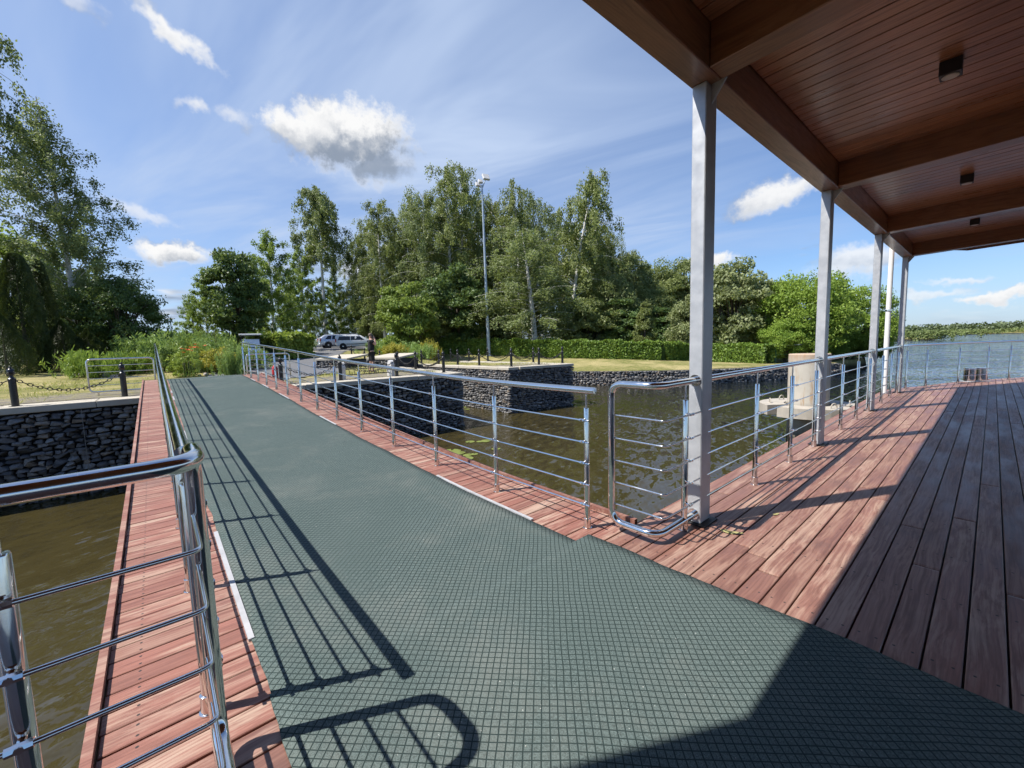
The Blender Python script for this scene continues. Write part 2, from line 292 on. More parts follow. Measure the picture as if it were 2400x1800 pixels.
leaf('thuja_leaf', (0.007, 0.014, 0.005), (0.022, 0.034, 0.009), 0.0, 2.5); leaf('juniper_leaf', (0.060, 0.095, 0.016), (0.120, 0.165, 0.030), 0.25)
leaf('hedge_leaf', (0.030, 0.060, 0.010), (0.105, 0.150, 0.026), 0.25, 2.5); leaf('shrub_leaf', (0.070, 0.105, 0.016), (0.165, 0.195, 0.035), 0.3, 2.0)
leaf('fern_green', (0.070, 0.115, 0.030), (0.135, 0.185, 0.055), 0.3, 1.0); leaf('barberry_leaf', (0.045, 0.014, 0.016), (0.085, 0.025, 0.022), 0.2, 2.0)
leaf('gold_leaf', (0.13, 0.12, 0.018), (0.23, 0.20, 0.035), 0.3, 2.0); leaf('far_leaf', (0.024, 0.036, 0.018), (0.055, 0.070, 0.034), 0.05, 0.03); leaf('grass_blade', (0.12, 0.14, 0.03), (0.26, 0.23, 0.09), 0.25, 1.0)  # far_leaf is desaturated in its colour in place of distance haze
leaf('reed_leaf', (0.045, 0.062, 0.020), (0.085, 0.105, 0.034), 0.05, 0.03)
t = new_mat('birch_bark'); p = t.pos(); n = t.noise(t.vmath('MULTIPLY', p, (1.0, 1.0, 5.0)), 3.0, 5, 0.7)
setb(t, col=t.mix(t.ss(n, 0.56, 0.66), (0.62, 0.60, 0.56), (0.05, 0.045, 0.04)), rough=0.75)
simple('brown_bark', (0.10, 0.08, 0.06), 0.9, var=0.35, scale=8, bump=0.4, bscale=20)
# ---------------------------------------------------------------- mesh helpers
class MB:
    def __init__(s): s.v = []; s.f = []; s.m = []; s.mi = 0
    def add(s, vs, fs):
        o = len(s.v); s.v.extend([tuple(map(float, q)) for q in vs]); s.f.extend([tuple(i+o for i in f) for f in fs]); s.m.extend([s.mi]*len(fs)); return s
    def box(s, x0, x1, y0, y1, z0, z1):
        return s.add([(x0,y0,z0),(x1,y0,z0),(x1,y1,z0),(x0,y1,z0),(x0,y0,z1),(x1,y0,z1),(x1,y1,z1),(x0,y1,z1)],
                     [(0,3,2,1),(4,5,6,7),(0,1,5,4),(1,2,6,5),(2,3,7,6),(3,0,4,7)])
    def cbox(s, x0, x1, y0, y1, z0, z1, c=0.004):   # box with chamfered edges all round
        vs = []; 
        for z, k in ((z0, c), (z0+c, 0), (z1-c, 0), (z1, c)):
            a0, a1, b0, b1 = x0+k, x1-k, y0+k, y1-k; q = c-k if k == 0 else 0
            vs += [(a0+q, b0, z), (a1-q, b0, z), (a1, b0+q, z), (a1, b1-q, z), (a1-q, b1, z), (a0+q, b1, z), (a0, b1-q, z), (a0, b0+q, z)]
        fs = [tuple(range(7, -1, -1)), tuple(range(24, 32))]
        for L in range(3):
            for i in range(8): j = (i+1) % 8; fs.append((L*8+i, L*8+j, L*8+8+j, L*8+8+i))
        return s.add(vs, fs)
    def tube(s, path, r, n=12, caps=True, closed=False):
        P = [np.array(q, float) for q in path]; N = len(P); rs = r if hasattr(r, '__len__') else [r]*N
        tg = []
        for i in range(N):
            a = P[(i-1) % N] if (closed or i > 0) else P[i]; b = P[(i+1) % N] if (closed or i < N-1) else P[i]
            d = b-a; tg.append(d/max(1e-9, np.linalg.norm(d)))
        ref = np.array([0, 0, 1.0]) if abs(tg[0][2]) < 0.9 else np.array([1.0, 0, 0])
        u = np.cross(tg[0], ref); u /= np.linalg.norm(u); vs = []
        for i in range(N):
            u = u - tg[i]*np.dot(u, tg[i]); u /= max(1e-9, np.linalg.norm(u)); v = np.cross(tg[i], u)
            for k in range(n): a = 2*math.pi*k/n; vs.append(P[i]+rs[i]*(math.cos(a)*u+math.sin(a)*v))
        fs = []
        for i in range(N if closed else N-1):
            j = (i+1) % N
            for k in range(n): l = (k+1) % n; fs.append((i*n+k, i*n+l, j*n+l, j*n+k))
        if caps and not closed: fs += [tuple(range(n-1, -1, -1)), tuple((N-1)*n+k for k in range(n))]
        return s.add(vs, fs)
    def lathe(s, prof, n=16, c=(0, 0, 0)):
        vs = [(c[0]+r*math.cos(2*math.pi*k/n), c[1]+r*math.sin(2*math.pi*k/n), c[2]+z) for r, z in prof for k in range(n)]; L = len(prof)
        fs = [(i*n+k, i*n+(k+1) % n, (i+1)*n+(k+1) % n, (i+1)*n+k) for i in range(L-1) for k in range(n)]
        fs += [tuple(range(n-1, -1, -1)), tuple((L-1)*n+k for k in range(n))]
        return s.add(vs, fs)
    def prism(s, poly, z0, z1):      # poly in xy, counter clockwise
        n = len(poly); vs = [(x, y, z0) for x, y in poly]+[(x, y, z1) for x, y in poly]
        return s.add(vs, [tuple(range(n-1, -1, -1)), tuple(range(n, 2*n))]+[(i, (i+1) % n, n+(i+1) % n, n+i) for i in range(n)])
    def xf(s, mat):
        s.v = [tuple(mat @ Vector(q)) for q in s.v]; return s
    def mesh(s, name, smooth=False, angle=40):
        me = bpy.data.meshes.new(name); me.from_pydata(s.v, [], s.f); me.update()
        if smooth:
            me.polygons.foreach_set('use_smooth', [True]*len(me.polygons))
            try: me.set_sharp_from_angle(angle=math.radians(angle))
            except Exception: pass
        return me
    def build(s, name, mat, parent=None, smooth=False, angle=40):
        me = s.mesh(name, smooth, angle)
        for x in (mat if isinstance(mat, (list, tuple)) else [mat]): me.materials.append(M[x])
        if max(s.m or [0]) > 0: me.polygons.foreach_set('material_index', s.m)
        return link(name, me, parent)
def link(name, me, parent=None, loc=None, rotz=0.0, scale=None):
    o = bpy.data.objects.new(name, me); C.objects.link(o)
    if parent is not None: o.parent = parent
    if loc is not None: o.location = loc
    if rotz: o.rotation_euler = (0, 0, rotz)
    if scale is not None: o.scale = scale
    return o
def tag(o, label=None, cat=None, group=None, kind=None):
    if label: o['label'] = label
    if cat: o['category'] = cat
    if group: o['group'] = group
    if kind: o['kind'] = kind
    return o
def thing(name, label, cat, loc=(0, 0, 0), rotz=0.0, group=None):
    o = bpy.data.objects.new(name, None); C.objects.link(o); o.location = loc; o.rotation_euler = (0, 0, rotz); o.empty_display_size = 0.2
    return tag(o, label, cat, group)
def fillet(pts, r, n=6):
    P = [np.array(q, float) for q in pts]; out = [P[0]]
    for a, b, c in zip(P, P[1:], P[2:]):
        u, v = a-b, c-b; lu, lv = np.linalg.norm(u), np.linalg.norm(v); u /= lu; v /= lv
        k = min(r, lu*0.48, lv*0.48)
        for i in range(n+1):
            s_ = i/n; out.append((1-s_)**2*(b+u*k)+2*s_*(1-s_)*b+s_*s_*(b+v*k))
    out.append(P[-1]); return out
# ---------------------------------------------------------------- terrain and water
WZ = -1.88; QZ = 0.33
WATER = [(-14.55, -400), (-14.55, 9.4), (-24, 10.9), (-24, 13.0), (-15.2, 13.0), (-14.9, 16.6), (-27, 17.2), (-25, 21.5), (-21.8, 25.5), (-18.8, 27.0), (-14.0, 31.2), (-10.7, 37.5), (-8.4, 42.4),
         (-8.2, 46), (-7.8, 52), (-9.5, 57), (-15, 62), (-18, 75), (-20, 95), (-60, 150), (-120, 225), (-45, 243), (-13, 250), (-15, 275), (-80, 330), (-70, 640), (0, 720), (200, 765), (1400, 860), (1400, -400)]
SHORE = [(-27, 17.2), (-25, 21.5), (-21.8, 25.5), (-18.8, 27.0), (-14.0, 31.2), (-10.7, 37.5), (-8.4, 42.4), (-8.2, 46), (-7.8, 52), (-9.5, 57), (-15, 62), (-18, 75), (-20, 95), (-60, 150)]
def inpoly(x, y, poly):
    x = np.asarray(x, float); y = np.asarray(y, float); c = np.zeros(np.broadcast(x, y).shape, bool); n = len(poly)
    for i in range(n):
        x1, y1 = poly[i]; x2, y2 = poly[(i+1) % n]
        if y1 == y2: continue
        c ^= ((y1 > y) != (y2 > y)) & (x < (x2-x1)*(y-y1)/(y2-y1)+x1)
    return c
def shore_dist(x, y):
    d = np.full(np.broadcast(x, y).shape, 1e9)
    for (x1, y1), (x2, y2) in zip(SHORE, SHORE[1:]):
        L = (x2-x1)**2+(y2-y1)**2; t_ = np.clip(((x-x1)*(x2-x1)+(y-y1)*(y2-y1))/L, 0, 1)
        d = np.minimum(d, np.hypot(x-x1-t_*(x2-x1), y-y1-t_*(y2-y1)))
    return d
def ground_z(x, y):
    x = np.asarray(x, float); y = np.asarray(y, float)
    base = QZ + 0.045*np.clip(-25-x, 0, 45)
    lawn = -0.86 + 0.105*shore_dist(x, y)*np.clip((41-y)/9, 0.04, 1)
    yy = np.clip((y-15.5)/3.0, 0, 1)
    z = base*(1-yy) + np.minimum(base, lawn)*yy
    far = np.clip((np.hypot(x, y)-200)/300, 0, 1)
    return z*(1-far) + far*np.clip((np.hypot(x, y)-690)*0.03, -1.0, 9)
def hit(px, py):
    d = ray(px, py); t_ = 1.0
    for i in range(4000):
        q = np.array([0, 0, CAMH])+d*t_
        if q[2] <= (float(ground_z(q[0], q[1])) if not inpoly(q[0], q[1], WATER) else WZ-0.2): break
        t_ *= 1.003
        if t_ > 400: break
    return q
def along(px, dist):                    # plan position on the bearing of a pixel column, at a distance
    d = ray(px, 815); h = math.hypot(d[0], d[1]); x, y = d[0]/h*dist, d[1]/h*dist
    return np.array([x, y, float(ground_z(x, y))])
def depth(q): return float(np.dot(np.array(q)-np.array([0, 0, CAMH]), AW))
def top_z(px, py, q):                   # height at which the sight line of a pixel passes over a plan position
    d = ray(px, py); return CAMH + d[2]*math.hypot(q[0], q[1])/math.hypot(d[0], d[1])
def grid_lines(a, b, fine0, fine1, st):
    L = [fine0+i*st for i in range(int((fine1-fine0)/st)+1)]; q = fine1; s_ = st
    while q < b: s_ *= 1.22; q += s_; L.append(q)
    q = fine0; s_ = st
    while q > a: s_ *= 1.22; q -= s_; L.insert(0, q)
    return np.array(L)
gx = grid_lines(-2500, 2500, -64.05, -6.05, 0.5); gy = grid_lines(-2500, 2500, -26.0, 60.0, 0.5)
GX, GY = np.meshgrid(gx, gy, indexing='ij'); GZ = ground_z(GX, GY)
rs = np.random.RandomState(3); GZ = GZ + np.where((GX < -15.6) & (np.hypot(GX, GY) < 120), rs.uniform(-0.02, 0.02, GZ.shape), 0)
GZ = np.where(inpoly(GX, GY, WATER), -4.0, GZ)
nx, ny = GX.shape; vs = np.stack([GX, GY, GZ], -1).reshape(-1, 3); idx = np.arange(nx*ny).reshape(nx, ny)
fs = np.stack([idx[:-1, :-1], idx[1:, :-1], idx[1:, 1:], idx[:-1, 1:]], -1).reshape(-1, 4)
def fast_mesh(name, v, f, mat, smooth=False):
    v = np.ascontiguousarray(v, np.float32); f = np.ascontiguousarray(f, np.int32); k = f.shape[1]
    me = bpy.data.meshes.new(name); me.vertices.add(len(v)); me.vertices.foreach_set('co', v.ravel())
    me.loops.add(f.size); me.loops.foreach_set('vertex_index', f.ravel()); me.polygons.add(len(f))
    me.polygons.foreach_set('loop_start', np.arange(0, f.size, k, dtype=np.int32)); me.update(calc_edges=True)
    if smooth: me.polygons.foreach_set('use_smooth', np.ones(len(f), bool))
    if mat: me.materials.append(M[mat])
    return me
tag(link('ground', fast_mesh('ground', vs, fs, 'ground_soil', True)), kind='structure')
b = MB(); b.add([(-400, -600, WZ), (2600, -600, WZ), (2600, 2400, WZ), (-400, 2400, WZ)], [(0, 1, 2, 3)])
tag(b.build('lake_water', 'lake_water'), kind='structure')
def drape(name, pxpoly, mat, lift, step=0.4, plan=None):
    poly = plan or [tuple(hit(*q)[:2]) for q in pxpoly]
    xs = [q[0] for q in poly]; ys = [q[1] for q in poly]
    X, Y = np.meshgrid(np.arange(min(xs), max(xs), step), np.arange(min(ys), max(ys), step), indexing='ij')
    ins = inpoly(X+step/2, Y+step/2, poly); Z = ground_z(X, Y)+lift; ix = np.arange(X.size).reshape(X.shape)
    i, j = np.where(ins[:-1, :-1]); f = np.stack([ix[i, j], ix[i+1, j], ix[i+1, j+1], ix[i, j+1]], -1)
    used = np.unique(f); remap = np.full(X.size, -1); remap[used] = np.arange(len(used))
    V = np.stack([X, Y, Z], -1).reshape(-1, 3)[used]
    return link(name, fast_mesh(name, V, remap[f], mat, True))
# ---------------------------------------------------------------- moored boat: deck, hull, roof, columns, railings
boat = thing('moored_boat', 'moored wooden-decked boat with timber roof on grey steel columns', 'boat', (2.6, 4, WZ))
BI = Matrix.Translation((2.6, 4, WZ)).inverted()
EDGE = [(-1.72, -12), (-1.72, 13.9), (-1.41, 14.78), (-1.14, 15.42), (-0.62, 17.05), (-0.1, 18.2), (0.67, 19.6), (1.6, 20.7), (2.6, 21.2)]
def mirror(L): return L + [(5.2-x, y) for x, y in reversed(L[:-1])]
def bp(b, name, mat, parent=None, **kw):                 # a boat part built in world coordinates
    b.xf(BI) if parent is None else None
    return b.build(name, mat, parent or boat, **kw)
OUT = mirror(EDGE)
b = MB(); b.prism([(2.6+(x-2.6)*0.985, y-0.08 if y > 13 else y) for x, y in OUT][::-1], WZ-0.6, -0.12); bp(b, 'hull', 'hull_paint')
deck = MB(); deck.prism([(2.6+(x-2.6)*0.99, y-0.05 if y > 13 else y) for x, y in OUT][::-1], -0.118, -0.036); deck = bp(deck, 'deck', 'bronze_dark')
DI = Vector((-2.6, -4, -WZ))
def edge_y(x):
    L = EDGE[1:]; return float(np.interp(min(x, 5.2-x), [q[0] for q in L], [q[1] for q in L]))
random.seed(5); PITCHX = 0.1225; bw = PITCHX-0.008
bmesh_board = MB().cbox(-bw/2, bw/2, -0.5, 0.5, -0.032, 0.0, 0.003).mesh('deck_board'); bmesh_board.materials.append(M['deck_wood'])
rest = MB()
for i in range(70):
    x = -1.72+PITCHX*(i+0.5)
    y = -9.0 + random.uniform(0, 4.5); ye = min(edge_y(x-0.04), edge_y(x+0.04))-0.01; y = -9.0-random.uniform(0, 3) if i else -9.0
    while y < ye-0.01:
        y2 = min(ye, y+random.uniform(5.5, 8.5)); y2 = ye if ye-y2 < 0.9 else y2
        if x < 2.4 and y2 > -2.5:
            o = link('deck_board', bmesh_board, deck, scale=(1, y2-y-0.006, 1)); o.location = Vector((x, (y+y2)/2, random.uniform(-0.0012, 0.0012)))+DI
        else: rest.box(x-bw/2, x+bw/2, y+0.003, y2-0.003, -0.032, 0)
        y = y2
r_ = rest.xf(Matrix.Translation(DI)).build('deck_board', 'deck_wood', deck); r_['kind'] = 'stuff'
b = MB(); pts = [(x-0.012, y) for x, y in EDGE]; b.tube([(x, y, -0.03) for x, y in pts], 0.022, 6); bp(b, 'edge_trim', 'gangway_wood')
# roof
TILT = 0.031
def shear(b):
    b.v = [(x, y, z+TILT*max(0, x+1.305)) for x, y, z in b.v]; return b
b = MB(); b.prism([(-1.48, -9), (6.68, -9), (6.68, 13.4), (5.7, 15.4), (-0.5, 15.4), (-1.48, 13.4)], 3.463, 3.70); roof = bp(shear(b), 'roof', 'beam_wood')
b = MB(); b.prism([(-1.482, -0.45), (-2.6, -2.65), (-2.6, -9), (-1.482, -9)][::-1], 3.165, 3.64); bp(b, 'roof_side_panel', 'beam_wood')
for y0, y1 in ((-9, -0.6), (-0.6, 6.4), (6.4, 13.42)):
    b = MB(); b.cbox(-1.485, -1.305, y0+0.002, y1-0.002, 3.16, 3.46, 0.006); bp(b, 'edge_beam', 'beam_wood')
XB = [-0.52, 2.90, 6.33, 9.85, 13.28]
for y in XB:
    b = MB(); b.cbox(-1.303, 6.6, y, y+0.19, 3.163, 3.458, 0.006); bp(shear(b), 'cross_beam', 'crossbeam_wood')
# bow end of the roof: fascia strips along its chamfered rim
for q0, q1 in (((-1.44, 13.46), (-0.5, 15.36)), ((-0.5, 15.36), (5.7, 15.36))):
    d = np.array(q1)-np.array(q0); n_ = np.array([-d[1], d[0]])/np.hypot(*d)*0.02
    b = MB(); b.prism([tuple(np.array(q0)-n_), tuple(np.array(q1)-n_), tuple(np.array(q1)+n_), tuple(np.array(q0)+n_)], 3.36, 3.46); bp(shear(b), 'rim_board', 'beam_wood')
cb = MB().cbox(0, 7.85, -0.0675, 0.0675, 0, 0.022, 0.003).mesh('ceiling_board'); cb.materials.append(M['ceiling_wood'])
for a, e in zip([y+0.19 for y in [-3.95]+XB], XB+[15.3]):
    n_ = int((e-a)/0.146); p_ = (e-a)/n_
    for k in range(n_):
        yy = a+p_*(k+0.5); x0 = -1.30 if yy < 13.3 else -1.36+(yy-13.4)*0.5
        o = link('ceiling_board', cb, roof, scale=((6.4-x0)/7.85, p_/0.146, 1)); o.location = Vector((x0, yy, 3.437+TILT*(x0+1.305)+random.uniform(-0.0015, 0.0)))+DI; o.rotation_euler = (0, -math.atan(TILT), 0)
for x, y in ((-0.32, 4.82), (-0.335, 8.37), (-0.33, 11.7)):
    z = 3.437+TILT*(x+1.305); b = MB(); b.cbox(x-0.062, x+0.062, y-0.062, y+0.062, z-0.105, z-0.002, 0.004); lp = bp(b, 'ceiling_lamp', 'lamp_housing')
    MB().lathe([(0.0, -0.002), (0.048, -0.002), (0.05, -0.005), (0.048, -0.008), (0, -0.0085)], 20).xf(BI @ Matrix.Translation((x, y, z-0.103))).build('lens', 'light_lens', lp)
for y in (3.01, 6.36, 9.88, 13.33):
    b = MB(); b.cbox(-1.47, -1.37, y, y+0.165, 0.012, 3.16, 0.006); col = bp(b, 'column', 'galvanised')
    MB().box(-1.50, -1.325, y-0.03, y+0.195, 0.0005, 0.012).xf(BI).build('base_plate', 'bronze_dark', col)
    g = MB(); g.add([(-1.3685, y+0.075, 3.03), (-1.3685, y+0.075, 3.165), (-1.27, y+0.075, 3.165), (-1.3685, y+0.09, 3.03), (-1.3685, y+0.09, 3.165), (-1.27, y+0.09, 3.165)], [(0, 1, 2), (5, 4, 3), (0, 3, 4, 1), (1, 4, 5, 2), (2, 5, 3, 0)]).xf(BI).build('gusset', 'galvanised', col)
    for zz in (1.10, 0.08):
        if zz > 1 or y < 4: MB().tube([(-1.42, y-0.007, zz), (-1.42, y-0.0005, zz)], 0.042, 18).xf(BI).build('rail_flange', 'steel', col, smooth=True)
RODS = [0.87, 0.70, 0.535, 0.37, 0.205]
def post_mesh(h):
    b = MB(); b.lathe([(0.021, 0.0), (0.021, h-0.135), (0.019, h-0.130), (0.0075, h-0.129), (0.0075, h-0.01)], 16); m = b.mesh('post', True); m.materials.append(M['steel']); return m
collar_m = MB().lathe([(0.034, 0.0), (0.034, 0.004), (0.028, 0.006), (0.0275, 0.075), (0.022, 0.078)], 18).mesh('base_collar', True); collar_m.materials.append(M['steel'])
clamp_m = MB().tube([(0.015, 0, 0), (0.058, 0, 0)], 0.0085, 8).tube([(0.046, -0.022, 0), (0.046, 0.022, 0)], 0.0115, 8).mesh('rod_clamp', True); clamp_m.materials.append(M['steel'])
PM = {}
def put_post(parent, base, h, inward, off=Vector((0, 0, 0)), tilt=None, rods=None):
    k = round(h, 3)
    if k not in PM: PM[k] = post_mesh(h)
    o = link('post', PM[k], parent, loc=Vector(base)+off)
    if tilt: o.rotation_euler = tilt
    link('base_collar', collar_m, o)
    for z in (rods or RODS): link('rod_clamp', clamp_m, o, loc=(0, 0, z), rotz=inward)
    return o
BO = Vector((-2.6, -4, -WZ)); RX = -1.42; RH = 1.10; HR = 0.0255
def rail_piece(path, r, name, parent, mat_off, n=14):
    return MB().tube([Vector(q)+mat_off for q in path], r, n).build(name, 'steel', parent, smooth=True)
RI = RX+0.046
for a, e in ((3.178, 6.358), (6.528, 9.878), (10.048, 13.328)):
    rail_piece([(RX, a, RH), (RX, e, RH)], HR, 'handrail', boat, BO)
    for z in RODS: rail_piece([(RI, a-0.06, z), (RI, e-0.02, z)], 0.006, 'rod', boat, BO, 8)
for y in (4.25, 5.30, 6.27, 7.67, 8.74, 9.78, 11.1, 12.2, 13.22): put_post(boat, (RX, y, 0), RH, 0.0, BO)
# end frames either side of the gangway opening
for y_end, y_far, posts, UW in ((2.485, 3.008, (2.86,), 0.37), (0.065, -7.0, (-0.30, -1.45, -2.6), 0.285)):
    far_lo = y_far if y_far > 0 else -0.30
    rail_piece(fillet([(RX, y_far, RH), (RX, y_end, RH), (RX-UW, y_end, RH), (RX-UW, y_end, 0.075), (RX, y_end, 0.075), (RX, far_lo, 0.075)], 0.105, 8), HR, 'handrail', boat, BO, 18)
    sgn = 1 if y_far > y_end else -1
    for z in RODS: rail_piece(fillet([(RX-UW, y_end+0.012*sgn, z), (RI, y_end+0.012*sgn, z), (RI, y_far-0.01*sgn if sgn > 0 else y_far, z)], 0.03, 5), 0.0068, 'rod', boat, BO, 10)
    for y in posts: put_post(boat, (RX, y, 0), RH, 0.0, BO)
# bow railing
BOW = [(-1.42, 13.5), (-1.37, 14.2), (-1.08, 15.13), (-0.56, 16.5), (-0.05, 17.55), (0.36, 18.4), (0.85, 19.15), (1.6, 20.05), (2.6, 20.6)]
def smooth_path(L, n=8):
    P = [np.array(q, float) for q in L]; P = [2*P[0]-P[1]]+P+[2*P[-1]-P[-2]]; R_ = []
    for i in range(1, len(P)-2):
        for k in range(n):
            t_ = k/n; a, b_, c, d = P[i-1:i+3]
            R_.append(0.5*((2*b_)+(-a+c)*t_+(2*a-5*b_+4*c-d)*t_**2+(-a+3*b_-3*c+d)*t_**3))
    R_.append(P[-2]); return R_
bowp = smooth_path(BOW)
rail_piece([(q[0], q[1], RH) for q in bowp], HR, 'handrail', boat, BO)
for z in RODS: rail_piece([(q[0]+0.04, q[1]-0.02, z) for q in bowp], 0.006, 'rod', boat, BO, 8)
for x, y in BOW[1:]: put_post(boat, (x, y, 0), RH, -0.5, BO)
# mooring bitts on the bow deck
bt = MB(); bt.cbox(-0.58, 0.05, 17.14, 17.42, 0.0005, 0.02, 0.004); 
bt.v = [tuple(Matrix.Rotation(math.radians(52), 4, 'Z') @ (Vector(q)-Vector((-0.27, 17.28, 0)))+Vector((-0.27, 17.38, 0))) for q in bt.v]; bitts = bp(bt, 'mooring_bitts', 'galvanised')
for x, y in ((-0.37, 17.24), (-0.16, 17.55)):
    MB().lathe([(0.118, 0.02), (0.118, 0.36), (0.13, 0.365), (0.13, 0.385), (0, 0.39)], 28, (x, y, 0)).xf(BI).build('cylinder', 'steel', bitts, smooth=True)
# white mast standing at the deck edge outside the roof
ms = MB().tube([(-1.62, 13.0, 0.0), (-1.62, 13.0, 7.5)], [0.052, 0.04], 18); ms = bp(ms, 'mast', 'white_paint', smooth=True)
MB().tube([(-1.62, 13.0, 1.93), (-1.62, 13.0, 1.96)], 0.06, 18).xf(BI).build('clamp_band', 'steel', ms)
# ---------------------------------------------------------------- gangway
gxs = [-16.3, -14.9, -13.7, -12.5, -11.5, -10.4, -9.4, -8.4, -7.39, -6.32, -5.25, -4.15, -3.08, -1.9, 0]
gzs = [0.68, 0.612, 0.556, 0.498, 0.442, 0.38, 0.318, 0.255, 0.195, 0.141, 0.093, 0.045, 0.008, 0.0, 0]
kern = np.array([1, 2, 3, 2, 1])/9.0
_fx = np.arange(-17.5, 0.6, 0.25); _fz = np.convolve(np.pad(np.interp(_fx, gxs, gzs), 2, 'edge'), kern, 'valid')
def gang_z(x): return np.interp(x, _fx, _fz)
def gang_slope(x): return float((gang_z(x+0.1)-gang_z(x-0.1))/0.2)
gang = thing('gangway', 'red plank gangway with steel rail-and-rod railings leading to the quay', 'gangway', (-9.0, 1.2, 0))
GO = Vector((9.0, -1.2, 0)); X0, X1 = -16.2, -1.728
gp = 0.1175; gbm = MB().cbox(-0.0548, 0.0548, -1.48, 1.48, -0.03, 0.0, 0.003).mesh('board'); gbm.materials.append(M['gangway_wood'])
for k in range(int((X1-X0)/gp)):
    x = X1-gp*(k+0.5); o = link('board', gbm, gang, loc=Vector((x, 1.21+random.uniform(-0.004, 0.004), gang_z(x)+random.uniform(-0.0015, 0.001)))+GO)
    o.rotation_euler = (random.uniform(-0.0006, 0.0006), -math.atan(gang_slope(x)), 0)
def ribbon(b, y0, y1, z0, z1, xs):
    for x, x2 in zip(xs, xs[1:]):
        b.add([(q, yy, gang_z(q)+zz) for q in (x, x2) for yy, zz in ((y0, z0), (y1, z0), (y1, z1), (y0, z1))], [(0, 1, 5, 4), (3, 7, 6, 2), (0, 4, 7, 3), (1, 2, 6, 5)])
    return b
GXS = list(np.linspace(X0, X1, 40))
for y0, y1 in ((-0.305, -0.274), (2.694, 2.727)):
    b = ribbon(MB(), y0, y1, -0.05, 0.032, GXS); b.v = [tuple(Vector(q)+GO) for q in b.v]; b.build('edge_lip', 'gangway_wood', gang)
for y0, y1 in ((-0.25, -0.05), (2.45, 2.65), (1.1, 1.3)):
    b = ribbon(MB(), y0, y1, -0.26, -0.034, GXS); b.v = [tuple(Vector(q)+GO) for q in b.v]; b.build('girder', 'hull_paint', gang)
for yr, inn, ofs in ((0.05, math.pi/2, 0.046), (None, -math.pi/2, -0.046)):
    yat = (lambda x: 0.05) if yr is not None else (lambda x: 2.385+(x+1.93)*0.0125)
    xs = [-1.94-1.082*k for k in range(14)]; H2 = 1.05
    path = [(x, yat(x), gang_z(x)+H2) for x in np.linspace(-1.86, xs[-1]-0.1, 34)]
    rail_piece(path, HR, 'handrail', gang, GO, 16)
    rz = [z*0.957 for z in RODS]
    for z in rz: rail_piece([(x, yat(x)+ofs, gang_z(x)+z) for x in np.linspace(-1.88, xs[-1]-0.06, 34)], 0.0064, 'rod', gang, GO, 8)
    for x in xs: put_post(gang, (x, yat(x), gang_z(x)), H2, inn, GO, (0, -math.atan(gang_slope(x))*0.6, 0) if False else None, rz)
# side frames on the quay at the landward end
for ya, yb in ((-0.02, -1.42), (2.32, 3.62)):
    xq = -16.25; zt = 1.33; lo = 0.42
    fr = rail_piece(fillet([(xq, ya, lo), (xq, ya, zt), (xq, yb, zt), (xq, yb, lo), (xq, ya, lo)], 0.12, 7), 0.022, 'end_frame', gang, GO)
    for k in range(1, 5): rail_piece([(xq, ya, lo+(zt-lo)*k/5), (xq, yb, lo+(zt-lo)*k/5)], 0.0075, 'rod', fr, GO, 8)
    for yy in (ya+(yb-ya)*0.12, ya+(yb-ya)*0.88): rail_piece([(xq, yy, QZ-0.05), (xq, yy, lo)], 0.02, 'foot', fr, GO, 10)
# carpet runner and deck mat
def carpet(name, label, x0, x1, y0, y1, nx_, ny_, seed, lift, zf):
    r0 = np.random.RandomState(seed); X, Y = np.meshgrid(np.linspace(x0, x1, nx_), np.linspace(y0, y1, ny_), indexing='ij')
    ed = lambda n: np.convolve(r0.uniform(-1, 1, n+8), np.ones(9)/9, 'valid')
    t_ = (Y-y0)/(y1-y0); Y = Y + (1-t_)*(ed(nx_)*0.035)[:, None] + t_*(ed(nx_)*0.04)[:, None]
    Z = zf(X) + lift + 0.004*np.clip(np.abs(X+1.76)-0.1, 0, 1)*np.sin(X*2.3+seed)*np.sin(Y*3.1+X) ; ix = np.arange(X.size).reshape(X.shape); n = X.size
    T = np.stack([X, Y, Z+0.003], -1).reshape(-1, 3); B_ = np.stack([X, Y, Z-0.005], -1).reshape(-1, 3)
    f = [np.stack([ix[:-1, :-1], ix[1:, :-1], ix[1:, 1:], ix[:-1, 1:]], -1).reshape(-1, 4)]
    for L, fl in ((ix[:, 0], 0), (ix[:, -1], 1), (ix[0, :], 1), (ix[-1, :], 0)):
        a, c = L[:-1], L[1:]; q = np.stack([a, a+n, c+n, c], -1); f.append(q if fl == 0 else q[:, ::-1])
    return tag(link(name, fast_mesh(name, np.vstack([T, B_]), np.vstack(f), 'carpet')), label, 'carpet')
carpet('carpet_runner', 'grey-green ribbed carpet runner laid along the gangway', -16.1, -1.762, 0.255, 2.15, 150, 24, 1, 0.007, gang_z)
carpet('deck_mat', 'grey-green ribbed carpet mat crossing the boat deck at the gangway foot', -1.85, 5.5, 0.235, 2.285, 90, 24, 4, 0.0085, lambda X: 0*X)
